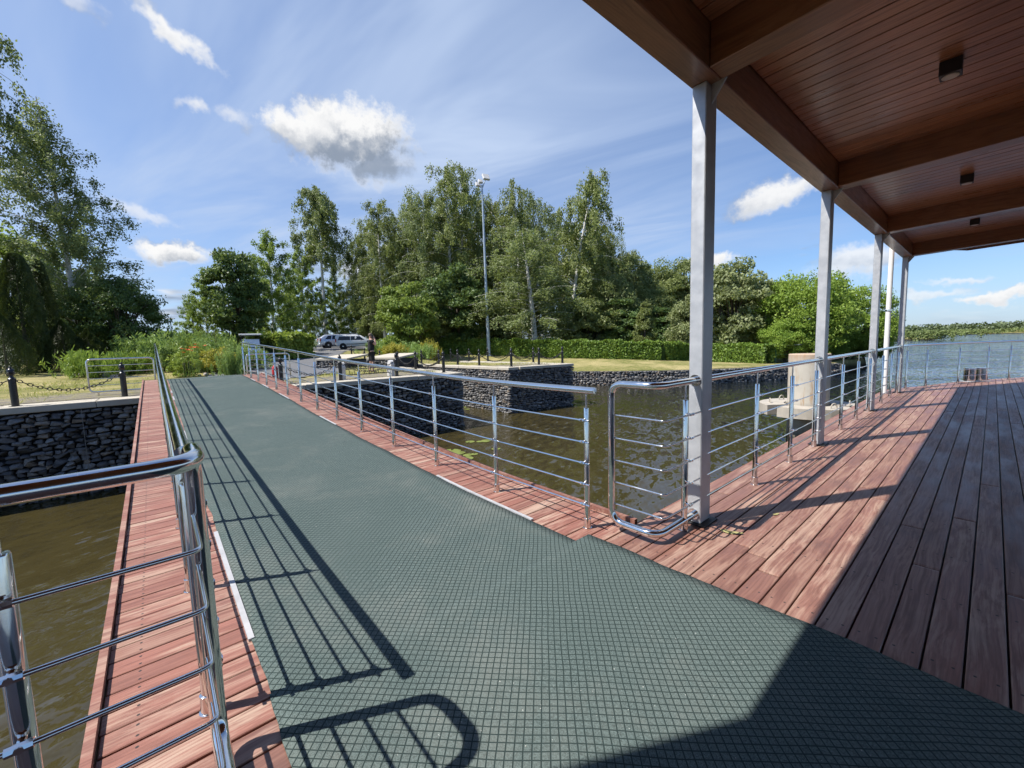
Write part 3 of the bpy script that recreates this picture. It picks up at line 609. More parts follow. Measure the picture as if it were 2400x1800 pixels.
for k, (xa, xb, y) in enumerate(((-3.8, -2.28, 0.245), (-7.95, -7.35, 0.25), (-11.8, -11.3, 0.25), (-12.9, -12.5, 0.25), (-3.78, -2.32, 2.168), (-7.8, -6.95, 2.16), (-10.9, -10.0, 2.16), (-12.9, -12.1, 2.16), (-14.6, -13.9, 2.16))):
    b = MB(); n_ = max(2, int((xb-xa)/0.12)); xs = np.linspace(xa, xb, n_)
    for x, x2 in zip(xs, xs[1:]):
        b.add([(q, y+dy_, gang_z(q)+dz_) for q in (x, x2) for dy_, dz_ in ((-0.013, 0.001), (0.013, 0.001), (0.013, 0.014), (-0.013, 0.014))], [(0, 1, 5, 4), (3, 7, 6, 2), (0, 4, 7, 3), (1, 2, 6, 5)])
    b.add([(q, y+dy_, gang_z(q)+dz_) for q in (xa, xb) for dy_, dz_ in ((-0.013, 0.001), (0.013, 0.001), (0.013, 0.014), (-0.013, 0.014))], [(3, 2, 1, 0), (4, 5, 6, 7)])
    b.v = [tuple(Vector(q)+GO) for q in b.v]; b.build('carpet_strip', 'white_trim', gang)
for k, (x, y, s_, r) in enumerate(((-1.16, 3.05, 0.075, 0.4), (-1.05, 3.62, 0.035, 1.2))):
    b = MB(); n_ = 12; top = [(s_*(1.0*math.cos(a)), s_*0.34*math.sin(a)*(1-0.35*math.cos(a)), 0.012*abs(math.cos(a))*s_*12) for a in [2*math.pi*i/n_ for i in range(n_)]]
    b.add([(0, 0, 0.006)]+top, [(0, 1+i, 1+(i+1) % n_) for i in range(n_)]); b.xf(Matrix.Translation((x, y, 0.004)) @ Matrix.Rotation(r, 4, 'Z'))
    tag(b.build('fallen_leaf', 'dry_leaf'), ('dry yellow leaf lying beside the foot of a steel column', 'tiny dry leaf lying alone on sunlit red deck boards')[k], 'leaf', 'fallen leaves on the boat deck')
# ---------------------------------------------------------------- gabion walls
import bmesh
def rock_mesh(seed, name='stone', mat='stone'):
    r0 = random.Random(seed); bm = bmesh.new()
    for i in range(15):
        a, z = r0.uniform(0, 2*math.pi), r0.uniform(-1, 1); rr = math.sqrt(max(0, 1-z*z)); q = np.array([rr*math.cos(a), rr*math.sin(a), z])
        q = np.sign(q)*np.abs(q)**0.6; bm.verts.new(q*0.5*r0.uniform(0.92, 1.06))
    res = bmesh.ops.convex_hull(bm, input=bm.verts)
    bmesh.ops.delete(bm, geom=[g for g in res['geom_unused'] if isinstance(g, bmesh.types.BMVert)], context='VERTS')
    me = bpy.data.meshes.new(name); bm.to_mesh(me); bm.free(); me.materials.append(M[mat]); return me
ROCKS = [rock_mesh(100+i) for i in range(14)]
RV = []
for me in ROCKS:
    v = np.empty(len(me.vertices)*3, np.float32); me.vertices.foreach_get('co', v); me.calc_loop_triangles()
    f = np.empty(len(me.loop_triangles)*3, np.int32); me.loop_triangles.foreach_get('vertices', f); RV.append((v.reshape(-1, 3), f.reshape(-1, 3)))
def gabion_face(parent, off, p0, p1, z0, z1, nrm, seed, single=0, size=(0.09, 0.28), hrow=(0.06, 0.125), key=None):
    """stones of one face: p0 to p1 in plan, nrm points outwards; the first `single` are objects of their own"""
    r0 = random.Random(seed); p0 = np.array(p0, float); p1 = np.array(p1, float); L = np.hypot(*(p1-p0)); d = (p1-p0)/L; ang = math.atan2(d[1], d[0]); items = []
    z = z0
    while z < z1-0.03:
        h = min(r0.uniform(*hrow), z1-z); s_ = -r0.uniform(0, 0.15)
        while s_ < L:
            wd_ = r0.uniform(*size); items.append((s_+wd_/2, z+h/2+r0.uniform(-0.02, 0.02), wd_, h*r0.uniform(0.85, 1.2), r0.uniform(-0.035, 0.02), r0.uniform(-0.12, 0.12), r0.randrange(14), r0.uniform(-.2, .2))); s_ += wd_*0.97
        z += h*0.97
    if key: items.sort(key=key)
    V, F, n0 = [], [], 0
    for i, (s_, zc_, wd_, h, push, rl, k, yw) in enumerate(items):
        c = p0+d*min(max(s_, 0.05), L-0.05)+np.array(nrm)*(push-0.03)
        if i < single:
            o = link('stone', ROCKS[k], parent, loc=Vector((c[0], c[1], zc_))+off, scale=(wd_*1.06, 0.22, h*1.1)); o.rotation_euler = (0, rl, ang+yw*0.5)
        else:
            mt = np.array((Matrix.Translation(Vector((c[0], c[1], zc_))+off) @ Matrix.Rotation(ang+yw*0.5, 4, 'Z') @ Matrix.Rotation(rl, 4, 'Y') @ Matrix.Diagonal((wd_*1.06, 0.22, h*1.1, 1))))
            v, f = RV[k]; V.append(v @ mt[:3, :3].T+mt[:3, 3]); F.append(f+n0); n0 += len(v)
    if V: o = link('stone_fill', fast_mesh('stone_fill', np.vstack(V), np.vstack(F), 'stone'), parent); o['kind'] = 'stuff'
def cap_slabs(parent, off, p0, p1, z0, z1, back, seed, lens=(1.5, 2.4), over=0.06):
    r0 = random.Random(seed); p0 = np.array(p0, float); p1 = np.array(p1, float); L = np.hypot(*(p1-p0)); d = (p1-p0)/L; bk = np.array(back, float); bl = np.hypot(*bk); bn_ = bk/bl; s_ = 0.0; ang = math.atan2(d[1], d[0])
    while s_ < L-0.01:
        e = min(L, s_+r0.uniform(*lens)); e = L if L-e < 0.6 else e
        a = p0+d*(s_+0.004)-bn_*over; b_ = p0+d*(e-0.004)-bn_*over
        ln, dp = np.hypot(*(b_-a)), bl+over; side = 1 if np.cross(d, bn_) > 0 else -1
        m = MB().cbox(0, ln, 0 if side > 0 else -dp, dp if side > 0 else 0, 0, z1-z0, 0.012)
        m.xf(Matrix.Translation(Vector((a[0], a[1], z0+r0.uniform(-0.006, 0.006)))+off) @ Matrix.Rotation(ang+r0.uniform(-0.003, 0.003), 4, 'Z')).build('cap_slab', 'concrete_cap', parent); s_ = e
FX = -14.12
def wall_thing(name, label, loc): return thing(name, label, 'quay wall', loc), -Vector(loc)
qa, oa = wall_thing('quay_wall', 'dark gabion stone quay wall with concrete capping left of the gangway', (-14.5, -5, WZ))
MB().box(-15.0, FX-0.10, -14, 1.15, WZ-0.8, 0.178).xf(Matrix.Translation(oa)).build('backing', 'stone_backing', qa)
gabion_face(qa, oa, (FX, -7.0), (FX, 1.15), WZ-0.1, 0.16, (1, 0), 11, 300, key=lambda q: abs(q[0]-4.6)+0.4*abs(q[1]+0.5))
cap_slabs(qa, oa, (FX, -14), (FX, 1.15), 0.18, QZ+0.004, (-0.72, 0), 12)
for yy in (-5.3, -3.35, -1.4):
    b = MB(); b.tube([(FX+0.13, yy, WZ-0.1), (FX+0.13, yy, 0.17)], 0.006, 5); b.v = [tuple(Vector(q)+oa) for q in b.v]; b.build('basket_wire', 'wire', qa)
qb, ob = wall_thing('quay_wall', 'dark gabion stone quay wall with concrete capping right of the gangway', (-14.5, 5, WZ))
MB().box(-15.0, FX-0.10, 1.17, 9.40, WZ-0.8, 0.178).xf(Matrix.Translation(ob)).build('backing', 'stone_backing', qb)
b = MB(); b.prism([(-14.9, 8.75), (FX-0.1, 8.75), (FX-0.12, 9.36), (-24, 10.8), (-24, 10.2)], WZ-0.8, 0.176); b.v = [tuple(Vector(q)+ob) for q in b.v]; b.build('backing', 'stone_backing', qb)
gabion_face(qb, ob, (FX, 1.2), (FX, 9.42), WZ-0.1, 0.16, (1, 0), 13, 300, key=lambda q: -q[0]*0.4-q[1])
gabion_face(qb, ob, (FX, 9.44), (-24, 10.86), WZ-0.1, 0.16, (0, 1), 14)
cap_slabs(qb, ob, (FX, 1.16), (FX, 9.46), 0.18, QZ+0.004, (-0.72, 0), 15)
cap_slabs(qb, ob, (FX-0.72, 9.52), (-24, 10.92), 0.18, QZ+0.002, (-0.1, -0.68), 16)
fp, of = wall_thing('pier_wall', 'grey gabion stone pier with pale concrete capping across the inlet', (-18, 14.5, WZ))
b = MB(); b.prism([(-25, 13.0), (-25, 12.82), (-14.98, 12.80), (-14.5, 16.6), (-25, 17.0), (-25, 16.4), (-15.1, 16.1), (-15.4, 13.4)], WZ-0.8, 0.188); b.v = [tuple(Vector(q)+of) for q in b.v]; b.build('backing', 'stone_backing', fp)
gabion_face(fp, of, (-25, 12.70), (-14.92, 12.68), WZ-0.1, 0.18, (0, -1), 21, size=(0.10, 0.28), hrow=(0.06, 0.13))
gabion_face(fp, of, (-14.92, 12.68), (-14.38, 16.62), WZ-0.1, 0.18, (0.99, -0.13), 22, 120, size=(0.10, 0.28), hrow=(0.06, 0.13))
cap_slabs(fp, of, (-25, 12.68), (-14.86, 12.66), 0.20, QZ+0.004, (0, 0.6), 23)
cap_slabs(fp, of, (-14.84, 13.26), (-14.38, 16.66), 0.20, QZ+0.003, (-0.6, 0.08), 24, lens=(1.4, 2.0))
cap_slabs(fp, of, (-14.9, 16.72), (-25, 17.1), 0.20, QZ+0.002, (0, -0.5), 25)
# low two-step wall below the lawn
lw, ol = wall_thing('lawn_wall', 'low two-step gabion stone wall along the lawn at the waterline', (-14, 30, WZ))
SH = [(-24.6, 21.3), (-21.1, 24.9), (-18.2, 26.3), (-13.4, 30.5), (-10.1, 36.9), (-7.75, 41.9)]
for i, (a, e) in enumerate(zip(SH, SH[1:])):
    a, e = np.array(a), np.array(e); d = (e-a)/np.hypot(*(e-a)); n_ = np.array([d[1], -d[0]])
    for tier, (z0, z1, back) in enumerate(((WZ-0.2, -1.34, 0.0), (-1.36, -0.86, 0.28))):
        q0, q1 = a-n_*back, e-n_*back
        gabion_face(lw, ol, q0, q1, z0, z1, n_, 40+i*2+tier, size=(0.14, 0.36), hrow=(0.09, 0.17))
        b = MB(); t0 = 0.08; b.prism([tuple(q0-n_*0.12), tuple(q1-n_*0.12), tuple(q1-n_*1.0), tuple(q0-n_*1.0)], z0-0.4, z1-0.012-0.003*i); 
        if np.cross(q1-q0, -n_) < 0: b.f = [f[::-1] for f in b.f]
        b.v = [tuple(Vector(q)+ol) for q in b.v]; b.build('backing', 'stone_backing', lw)
gabion_face(lw, ol, (-7.75, 41.9), (-9.4, 42.9), WZ-0.2, -0.9, (0.5, 0.85), 77)
# ---------------------------------------------------------------- bollards and chains
bol_post = MB().lathe([(0.105, 0.0), (0.105, 0.012), (0.062, 0.016), (0.062, 0.60), (0.068, 0.605), (0.068, 0.63), (0.050, 0.645), (0.032, 0.675), (0.032, 0.70)], 18).mesh('post', True); bol_post.materials.append(M['black_iron'])
bol_cap = MB().lathe([(0.03, 0.70), (0.05, 0.715), (0.062, 0.745), (0.066, 0.765), (0.05, 0.775), (0.05, 0.785), (0.062, 0.79), (0.058, 0.83), (0.040, 0.85), (0.020, 0.862), (0.030, 0.88), (0.018, 0.902), (0, 0.906)], 18).mesh('finial', True); bol_cap.materials.append(M['black_iron'])
bol_ring = MB().tube([(0.062+0.018*math.cos(a)+0.012, 0.018*math.sin(a), 0.585) for a in [2*math.pi*i/10 for i in range(10)]], 0.006, 6, closed=True).tube([(-0.074+0.018*math.cos(a), 0.018*math.sin(a), 0.585) for a in [2*math.pi*i/10 for i in range(10)]], 0.006, 6, closed=True).mesh('chain_eye', True); bol_ring.materials.append(M['black_iron'])
def bollard(x, y, label, group, z=None, s=1.0):
    t_ = thing('bollard', label, 'bollard', (x, y, float(ground_z(x, y)) if z is None else z), 0, group); t_.scale = (s, s, s)
    link('post', bol_post, t_); link('finial', bol_cap, t_); link('chain_eye', bol_ring, t_, rotz=math.pi/2 if x > -16 else 0.2); return t_
def chain(a, b_, label, group, sag=0.30, za=None, zb=None, link_l=0.100, r=0.0100):
    za = (float(ground_z(*a)) if za is None else za)+0.585; zb = (float(ground_z(*b_)) if zb is None else zb)+0.585
    a3 = np.array([*a, za]); b3 = np.array([*b_, zb]); d = (b3-a3); d /= np.linalg.norm(d[:2]); a3 = a3+np.array([d[0], d[1], 0])*0.075; b3 = b3-np.array([d[0], d[1], 0])*0.075
    def P_(t_): q = a3+(b3-a3)*t_; q[2] -= sag*4*t_*(1-t_); return q
    L = np.linalg.norm(b3-a3)*1.10; n_ = int(L/(link_l*0.80)); m = MB(); org = (a3+b3)/2; org[2] -= sag
    for i in range(n_):
        c = P_((i+0.5)/n_); tg = P_((i+1)/n_)-P_(i/n_); tg /= np.linalg.norm(tg); sd = np.cross(tg, (0, 0, 1)); sd /= np.linalg.norm(sd); up = np.cross(sd, tg)
        w_ = sd if i % 2 else up; 
        m.tube([c-org+tg*(link_l/2*math.cos(q)*(1.0))+w_*(link_l*0.30*math.sin(q)) for q in [2*math.pi*k/8 for k in range(8)]], r, 5, closed=True)
    o = m.build('chain', 'black_chain'); o.location = org; return tag(o, label, 'chain', group)
GQ, GP, GI = 'bollards on the quay edge', 'bollards round the far pier', 'bollards leading inland beside the ramp'
left = [(-14.45, -4.55), (-14.40, -2.46), (-14.85, -0.66)]
nm = ['black bollard on the quay cap outside the chain fence end', 'black iron bollard on quay cap, second from the gangway on its left side', 'black iron bollard on quay cap close beside the left of the gangway']
for q, l in zip(left, nm): bollard(*q, l, GQ, QZ)
chain(left[0], left[1], 'black chain running out along the quay from the bollard farther from the gangway', 'chains on the quay edge', 0.26, QZ, QZ)
chain(left[1], left[2], 'black chain hanging between the two bollards left of the gangway', 'chains on the quay edge', 0.30, QZ, QZ)
right = [(-15.25, 3.12), (-14.75, 4.85), (-14.75, 6.93), (-14.95, 9.12)]
nm = ['black bollard right of the gangway with a red canister behind it', 'black bollard at the near end of the low iron bench', 'black bollard at the far end of the low iron bench', 'black bollard at the corner of the stone quay beside the inlet']
for q, l in zip(right, nm): bollard(*q, l, GQ, QZ)
for k, (a, e) in enumerate(zip(right, right[1:])): chain(a, e, ('black chain hanging between the red canister bollard and the bench', 'black chain hanging in front of the low iron bench', 'black chain hanging between the bench and the quay corner bollard')[k], 'chains on the quay edge', 0.32, QZ, QZ)
inl = [right[-1], (-18.6, 9.75), (-21.5, 10.2)]
for q, l in zip(inl[1:], ['black bollard behind the quay corner, first along the inlet edge', 'black bollard behind the quay corner, second along the inlet edge']): bollard(*q, l, GI, QZ)
for a, e, l in zip(inl, inl[1:], ['black chain from the quay corner bollard along the inlet edge', 'black chain farther in along the inlet edge']): chain(a, e, l, 'chains along the inlet', 0.35, QZ, QZ)
back_ = [(-26.6, 11.35), (-30.6, 11.9), (-38.0, 13.6)]
for q, l in zip(back_, ['black bollard just behind the man in black', 'black bollard left of the man in black, by the ramp', 'small far black bollard beside the asphalt ramp']): bollard(*q, l, GI)
for a, e, l in zip(back_, back_[1:], ['black chain between the bollards behind the man in black', 'far black chain sagging beside the asphalt ramp']): chain(a, e, l, 'chains along the inlet', 0.45)
pier = [(-15.35, 13.2), (-18.2, 13.35), (-20.3, 13.35), (-22.5, 13.4), (-24.7, 13.4)]
front = [(-15.2, 14.95), (-15.1, 16.62)]; rear = [(-17.55, 16.8), (-19.6, 16.85), (-22.3, 17.1), (-24.3, 16.95), (-27.4, 17.4)]
bollard(*pier[0], 'black bollard at the lake corner of the far pier', GP, QZ)
for q in pier[1:]: bollard(*q, 'black bollard in the row along the inlet side of the far pier', GP, QZ)
for q, l in zip(front, ['black bollard midway along the lake end of the far pier', 'black bollard at the lawn corner of the far pier']): bollard(*q, l, GP, QZ)
for q in rear: bollard(*q, 'black bollard in the row along the lawn side of the far pier', GP, QZ)
for a, e in zip(pier, pier[1:]): chain(a, e, 'black chain along the inlet side of the far pier', 'chains round the far pier', 0.34, QZ, QZ)
for a, e in zip([pier[0]]+front, front): chain(a, e, 'black chain along the lake end of the far pier', 'chains round the far pier', 0.32, QZ, QZ)
for a, e in zip([front[-1]]+rear, rear): chain(a, e, 'black chain along the lawn side of the far pier', 'chains round the far pier', 0.34, QZ, QZ)
# red canister behind the first bollard
t_ = thing('fire_extinguisher', 'red canister standing behind the bollard right of the gangway', 'extinguisher', (-15.42, 2.98, QZ)); 
MB().lathe([(0.085, 0), (0.09, 0.02), (0.09, 0.50), (0.075, 0.56), (0.035, 0.60), (0.03, 0.63)], 20).build('cylinder', 'red_paint', t_, smooth=True); MB().lathe([(0.03, 0.62), (0.032, 0.66), (0.02, 0.68)], 12).box(-0.015, 0.10, -0.012, 0.012, 0.655, 0.675).build('valve', 'black_plastic', t_)
# low bench: block ends, iron slats
bx0, by0, by1 = -15.35, 5.15, 6.78
bench = thing('iron_bench', 'low black wrought-iron bench between pale concrete block ends', 'bench', (bx0, (by0+by1)/2, QZ))
for yy in (by0-0.16, by1+0.06):
    prof = [(-0.06, 0), (0.34, 0), (0.34, 0.44), (0.30, 0.56), (0.20, 0.62), (0.08, 0.60), (0.0, 0.50), (-0.06, 0.35)]; b = MB(); n_ = len(prof)
    b.add([(x, yy-(by0+by1)/2, z) for x, z in prof]+[(x, yy+0.13-(by0+by1)/2, z) for x, z in prof], [tuple(range(n_)), tuple(range(2*n_-1, n_-1, -1))]+[(i, n_+i, n_+(i+1) % n_, (i+1) % n_) for i in range(n_)]); b.build('end_block', 'grey_block', bench)
hw = (by1-by0)/2
for k in range(9):
    yy = -hw+0.1+k*(2*hw-0.2)/8; MB().tube(smooth_path([(0.38, yy, 0.16), (0.34, yy, 0.30), (0.22, yy, 0.36), (0.06, yy, 0.36), (-0.03, yy, 0.44), (-0.06, yy, 0.62)], 4), 0.011, 6).build('iron_slat', 'black_iron', bench, smooth=True)
for x, z in ((-0.06, 0.62), (0.38, 0.16), (0.22, 0.36)): MB().tube([(x, -hw, z), (x, hw, z)], 0.016, 8).build('iron_rail', 'black_iron', bench, smooth=True)
# ---------------------------------------------------------------- mooring pile
px_, py_, cz = -3.62, 15.1, -0.66
pl = thing('mooring_pile', 'pale rust-streaked mooring pile with a steel collar in the water', 'mooring pile', (px_, py_, WZ))
MB().lathe([(0.53, -1.0), (0.53, 0.6), (0.535, 2.73), (0.515, 2.75), (0, 2.75)], 36).build('tube', 'pile_concrete', pl, smooth=True)
zc0 = cz-WZ
b = MB(); N_ = 30; secs = [(math.radians(8), math.radians(112)), (math.radians(128), math.radians(232)), (math.radians(248), math.radians(352))]
for a0, a1 in secs:
    pts = [a0+(a1-a0)*i/12 for i in range(13)]; inner = [(0.62*math.cos(a), 0.62*math.sin(a)) for a in pts]; outer = [(1.28*math.cos(a), 1.28*math.sin(a)) for a in pts]
    MB().prism(outer+inner[::-1], zc0-0.30, zc0).build('collar_segment', 'rusty_steel', pl)
MB().lathe([(0.63, zc0-0.27), (1.0, zc0-0.27), (1.0, zc0-0.06), (0.63, zc0-0.06)], 30).build('collar_ring', 'black_plastic', pl)
for a, r_ in ((3.6, 1.0), (4.4, 0.9), (5.6, 1.0), (0.2, 1.0), (2.6, 1.0)):
    MB().tube([(r_*math.cos(a)+0.09*math.cos(q)*-math.sin(a), r_*math.sin(a)+0.09*math.cos(q)*math.cos(a), zc0+0.14*math.sin(q)) for q in [math.pi*i/8 for i in range(9)]], 0.017, 8).build('mooring_eye', 'rusty_steel', pl, smooth=True)
# second pile base seen beyond the collar
# ---------------------------------------------------------------- flood light mast on the lawn
q = hit(1146, 834); h_ = top_z(1137, 432, q)-q[2]
lm = thing('floodlight_mast', 'tall pale grey floodlight mast standing on the lawn', 'lamp post', tuple(q))
MB().tube([(0, 0, 0), (-0.12, 0.0, h_*0.5), (-0.2, 0, h_)], [0.20, 0.13, 0.08], 14).build('pole', 'lamp_post_paint', lm, smooth=True)
MB().lathe([(0.3, 0), (0.3, 0.05), (0.22, 0.07)], 14).build('base_plate', 'lamp_post_paint', lm)
R_ = Vector((AR[0], AR[1], 0)).normalized()
MB().tube([(-0.2, 0, h_-0.4), (-0.2+R_.x*0.35, R_.y*0.35, h_+0.5)], 0.05, 8).tube([(-0.2, 0, h_-0.3), (-0.2-R_.x*0.4, -R_.y*0.4, h_-0.1)], 0.05, 8).build('bracket', 'lamp_post_paint', lm)
for sx, zz, s_ in ((0.42, 0.75, 0.36), (-0.42, 0.05, 0.24), (-0.15, 0.35, 0.22)):
    b = MB(); b.cbox(-s_, s_, -0.12, 0.12, -s_, s_, 0.04); b.xf(Matrix.Translation((-0.2+R_.x*sx, R_.y*sx, h_+zz)) @ Matrix.Rotation(math.atan2(R_.y, R_.x)+0.5, 4, 'Z') @ Matrix.Rotation(-0.55, 4, 'X')); b.build('floodlight', 'grey_block', lm)
# ramp side blocks with sloping concrete tops
for k, (pxl, pxr, pyb, dist, zt0, zt1) in enumerate(((738, 812, 846, 26.5, 0.95, 0.72), (858, 930, 849, 25.5, 1.02, 0.74))):
    a, e = along(pxl, dist), along(pxr, dist-1.0); lab = ('pale concrete-topped stone block on the far side of the ramp', 'pale concrete-topped stone block beside the man in black')[k]
    rb, orr = thing('ramp_block', lab, 'stone block', tuple(a), 0, 'blocks beside the ramp'), -Vector(a)
    d = (e-a)[:2]; L = np.hypot(*d); d /= L; n_ = np.array([d[1], -d[0]]); z0 = a[2]-0.1
    gabion_face(rb, orr, a[:2], e[:2], z0, a[2]+0.45, n_, 90+k, size=(0.1, 0.25), hrow=(0.07, 0.12))
    bq = -n_*2.6
    b = MB(); b.prism([tuple(a[:2]-n_*0.08), tuple(a[:2]+bq), tuple(e[:2]+bq), tuple(e[:2]-n_*0.08)][::1], z0, a[2]+0.44); b.v = [tuple(Vector(q)+orr) for q in b.v]
    if np.cross(bq, e[:2]-a[:2]) < 0: b.f = [f[::-1] for f in b.f]
    b.build('core', 'stone_backing', rb)
    zf, zb_ = a[2]+0.46, a[2]+0.46+0.18
    c = [(*(a[:2]+n_*0.05), zf), (*(e[:2]+n_*0.05), zf-0.02), (*(e[:2]+bq), zb_), (*(a[:2]+bq), zb_)]
    b = MB(); b.add([tuple(Vector(q)+orr) for q in c]+[tuple(Vector((q[0], q[1], q[2]+0.10))+orr) for q in c], [(3, 2, 1, 0), (4, 5, 6, 7), (0, 1, 5, 4), (1, 2, 6, 5), (2, 3, 7, 6), (3, 0, 4, 7)])
    b.build('cap_slab', 'concrete_cap', rb)
# asphalt road up to the parking bay, pavement strip
tag(drape('road', None, 'asphalt', 0.03, plan=[(-17.6, 3.6), (-19.5, 6.2), (-24.0, 8.2), (-29.0, 9.6), (-36, 11.6), (-47, 16.4), (-52, 24), (-62, 28), (-66, 10), (-52, 7.5), (-40, 4.6), (-30, 2.6), (-22, 1.6), (-17.6, 1.4)]), kind='structure')
tag(drape('pavement', None, 'concrete_cap', 0.045, plan=[(-45.0, 8.0), (-46.2, 17.6), (-47.4, 17.6), (-46.2, 8.0)]), kind='structure')
# green gate frame at the end of the clipped hedge
q = along(1850, 43.0)
gt = thing('garden_gate', 'small green post gate with a white top bar beside the hedge end', 'gate', tuple(q)); rv = np.array([AR[0], AR[1]])/np.hypot(AR[0], AR[1])
for s_ in (-1.15, 0.9): MB().tube([(rv[0]*s_, rv[1]*s_, -0.2), (rv[0]*s_, rv[1]*s_, 1.52)], 0.04, 8).build('post', 'green_paint', gt)
MB().tube([(-rv[0]*2.0, -rv[1]*2.0, 1.50), (rv[0]*1.4, rv[1]*1.4, 1.56)], 0.05, 8).build('top_bar', 'white_paint', gt)
MB().tube([(-rv[0]*1.15, -rv[1]*1.15, 0.75), (rv[0]*0.9, rv[1]*0.9, 0.75)], 0.025, 6).build('mid_bar', 'green_paint', gt)
# distant street lamps on the left horizon
for k, (pxx, pt, dist) in enumerate(((406, 748, 95), (458, 738, 62))):
    q = along(pxx, dist); h_ = top_z(pxx, pt, q)-q[2]
    t_ = thing('street_lamp', ('thin far street lamp with a flat twin head above the left treeline', 'dark slender street lamp by the small cypress')[k], 'street lamp', tuple(q), 0, 'far street lamps')
    MB().tube([(0, 0, 0), (0, 0, h_)], 0.09, 8).build('pole', 'black_iron' if k else 'lamp_post_paint', t_); MB().cbox(-0.8, 0.8, -0.15, 0.15, h_, h_+0.14, 0.03).xf(Matrix.Rotation(math.atan2(AR[1], AR[0]), 4, 'Z')).build('lamp_head', 'grey_block', t_)
# lily pads near the gangway
s_ = 4.424
for k, (a, c, r_) in enumerate(((480, 472, 0.16), (525, 470, 0.10), (558, 494, 0.12), (652, 515, 0.10), (640, 548, 0.12), (715, 505, 0.07), (672, 377, 0.10), (835, 368, 0.12), (940, 450, 0.09), (770, 375, 0.07), (600, 20, 0.12), (640, 40, 0.1))):
    d = ray(950+a/s_, 950+c/s_); t_ = (WZ+0.01-CAMH)/d[2]; q = np.array([0, 0, CAMH])+d*t_; n_ = 14; g0 = random.uniform(0, 6)
    b = MB(); b.add([(0, 0, 0.004)]+[(r_*1.6*math.cos(g0+0.25+5.8*i/n_), r_*1.6*math.sin(g0+0.25+5.8*i/n_), 0.002) for i in range(n_+1)], [(0, i+1, i+2) for i in range(n_)]); o = b.build('lily_pad', 'lily_leaf'); o.location = q
    tag(o, 'yellow-green lily pad floating on the brown water by the gangway', 'lily pad', 'lily pads by the gangway')
# ---------------------------------------------------------------- vegetation
def rnd_unit(r0, n):
    v = r0.normal(size=(n, 3)); return v/np.linalg.norm(v, axis=1, keepdims=True)
def leaf_mesh(name, pos, size, axis, nrm, mat, aspect=0.55):
    n = len(pos); axis = axis/np.linalg.norm(axis, axis=1, keepdims=True); sd = np.cross(axis, nrm); sd /= np.maximum(1e-6, np.linalg.norm(sd, axis=1, keepdims=True))
    s_ = np.asarray(size)[:, None] if np.ndim(size) else size
    v = np.stack([pos-axis*s_*0.5, pos+sd*s_*aspect*0.5+axis*s_*0.05, pos+axis*s_*0.5, pos-sd*s_*aspect*0.5+axis*s_*0.05], 1).reshape(-1, 3)
    return fast_mesh(name, v, np.arange(4*n).reshape(n, 4), mat)
def birch(seed, h=10.0, base=0.2, spread=2.2, nbr=46, per=520, leafs=0.13, mat='birch_leaf', droop=1.0, lean=0.0, bark='birch_bark', prof=0.66, topf=0.28, p0f=0.18):
    r0 = np.random.RandomState(seed); tr = MB(); bend = r0.uniform(-0.25, 0.25, 4)
    def tp(t_): return np.array([lean*h*t_**1.8+bend[0]*math.sin(3*t_+bend[1]*6), bend[2]*math.sin(2.6*t_), h*t_])
    tr.tube([tp(i/9) for i in range(10)], [0.021*h*(1-0.93*i/9)*0.62+0.008 for i in range(10)], 8)
    P_, A_ = [], []
    for k in range(nbr):
        t_ = base+(0.985-base)*((k+0.5)/nbr)**0.9; u_ = (t_-base)/(1-base)
        L = spread*(topf+(1.28-topf)*math.sin(math.pi*min(1, u_**0.85*prof+p0f)))*r0.uniform(0.65, 1.2)*(1.0 if u_ < 0.8 else 0.75); az = k*2.399+r0.uniform(-0.5, 0.5)
        el = r0.uniform(0.55, 1.15)*(1 if u_ < 0.75 else 1.25); d = np.array([math.cos(az), math.sin(az), 0]); p0 = tp(t_)
        S = np.linspace(0, 1, 7); pts = [p0+d*L*s_*math.cos(el*(1-0.6*s_))+np.array([0, 0, L*(math.sin(el)*s_-0.62*droop*s_*s_)]) for s_ in S]
        tr.tube(pts, [0.006*h*0.35*(1-u_*0.6)*(1-0.85*s_)+0.004 for s_ in S], 4, caps=False)
        ns = max(4, int(11*L/spread)); pa = np.array(pts)
        for j in range(ns):
            s_ = r0.uniform(0.22, 1.0); c = np.array([np.interp(s_, S, pa[:, i]) for i in range(3)]); m = int(per/ns*L/spread*r0.uniform(0.5, 1.4))
            sl = r0.uniform(0.35, 1.25)*droop*spread*0.42; q = r0.uniform(0, 1, m)
            off = r0.normal(0, 0.085*spread*0.55, (m, 3)); sway = r0.normal(0, 0.16, 3)*[1, 1, 0]
            P_.append(c+off+q[:, None]*(np.array([0, 0, -sl])+d*sl*0.18+sway*sl)); ax = rnd_unit(r0, m)*0.75+np.array([0, 0, -0.8*droop]); A_.append(ax)
    P_ = np.vstack(P_); A_ = np.vstack(A_); n = len(P_)
    nb = P_-np.stack([np.interp(P_[:, 2], [h*i/9 for i in range(10)], [tp(i/9)[k] for i in range(10)]) for k in (0, 1)]+[P_[:, 2]-0.35*spread], 1); nb /= np.maximum(0.3, np.linalg.norm(nb, axis=1, keepdims=True))
    return tr.mesh('trunk', True), leaf_mesh('crown', P_, leafs*r0.uniform(0.7, 1.25, n), A_, rnd_unit(r0, n)*0.7+nb*1.0, mat, 0.62), bark, h
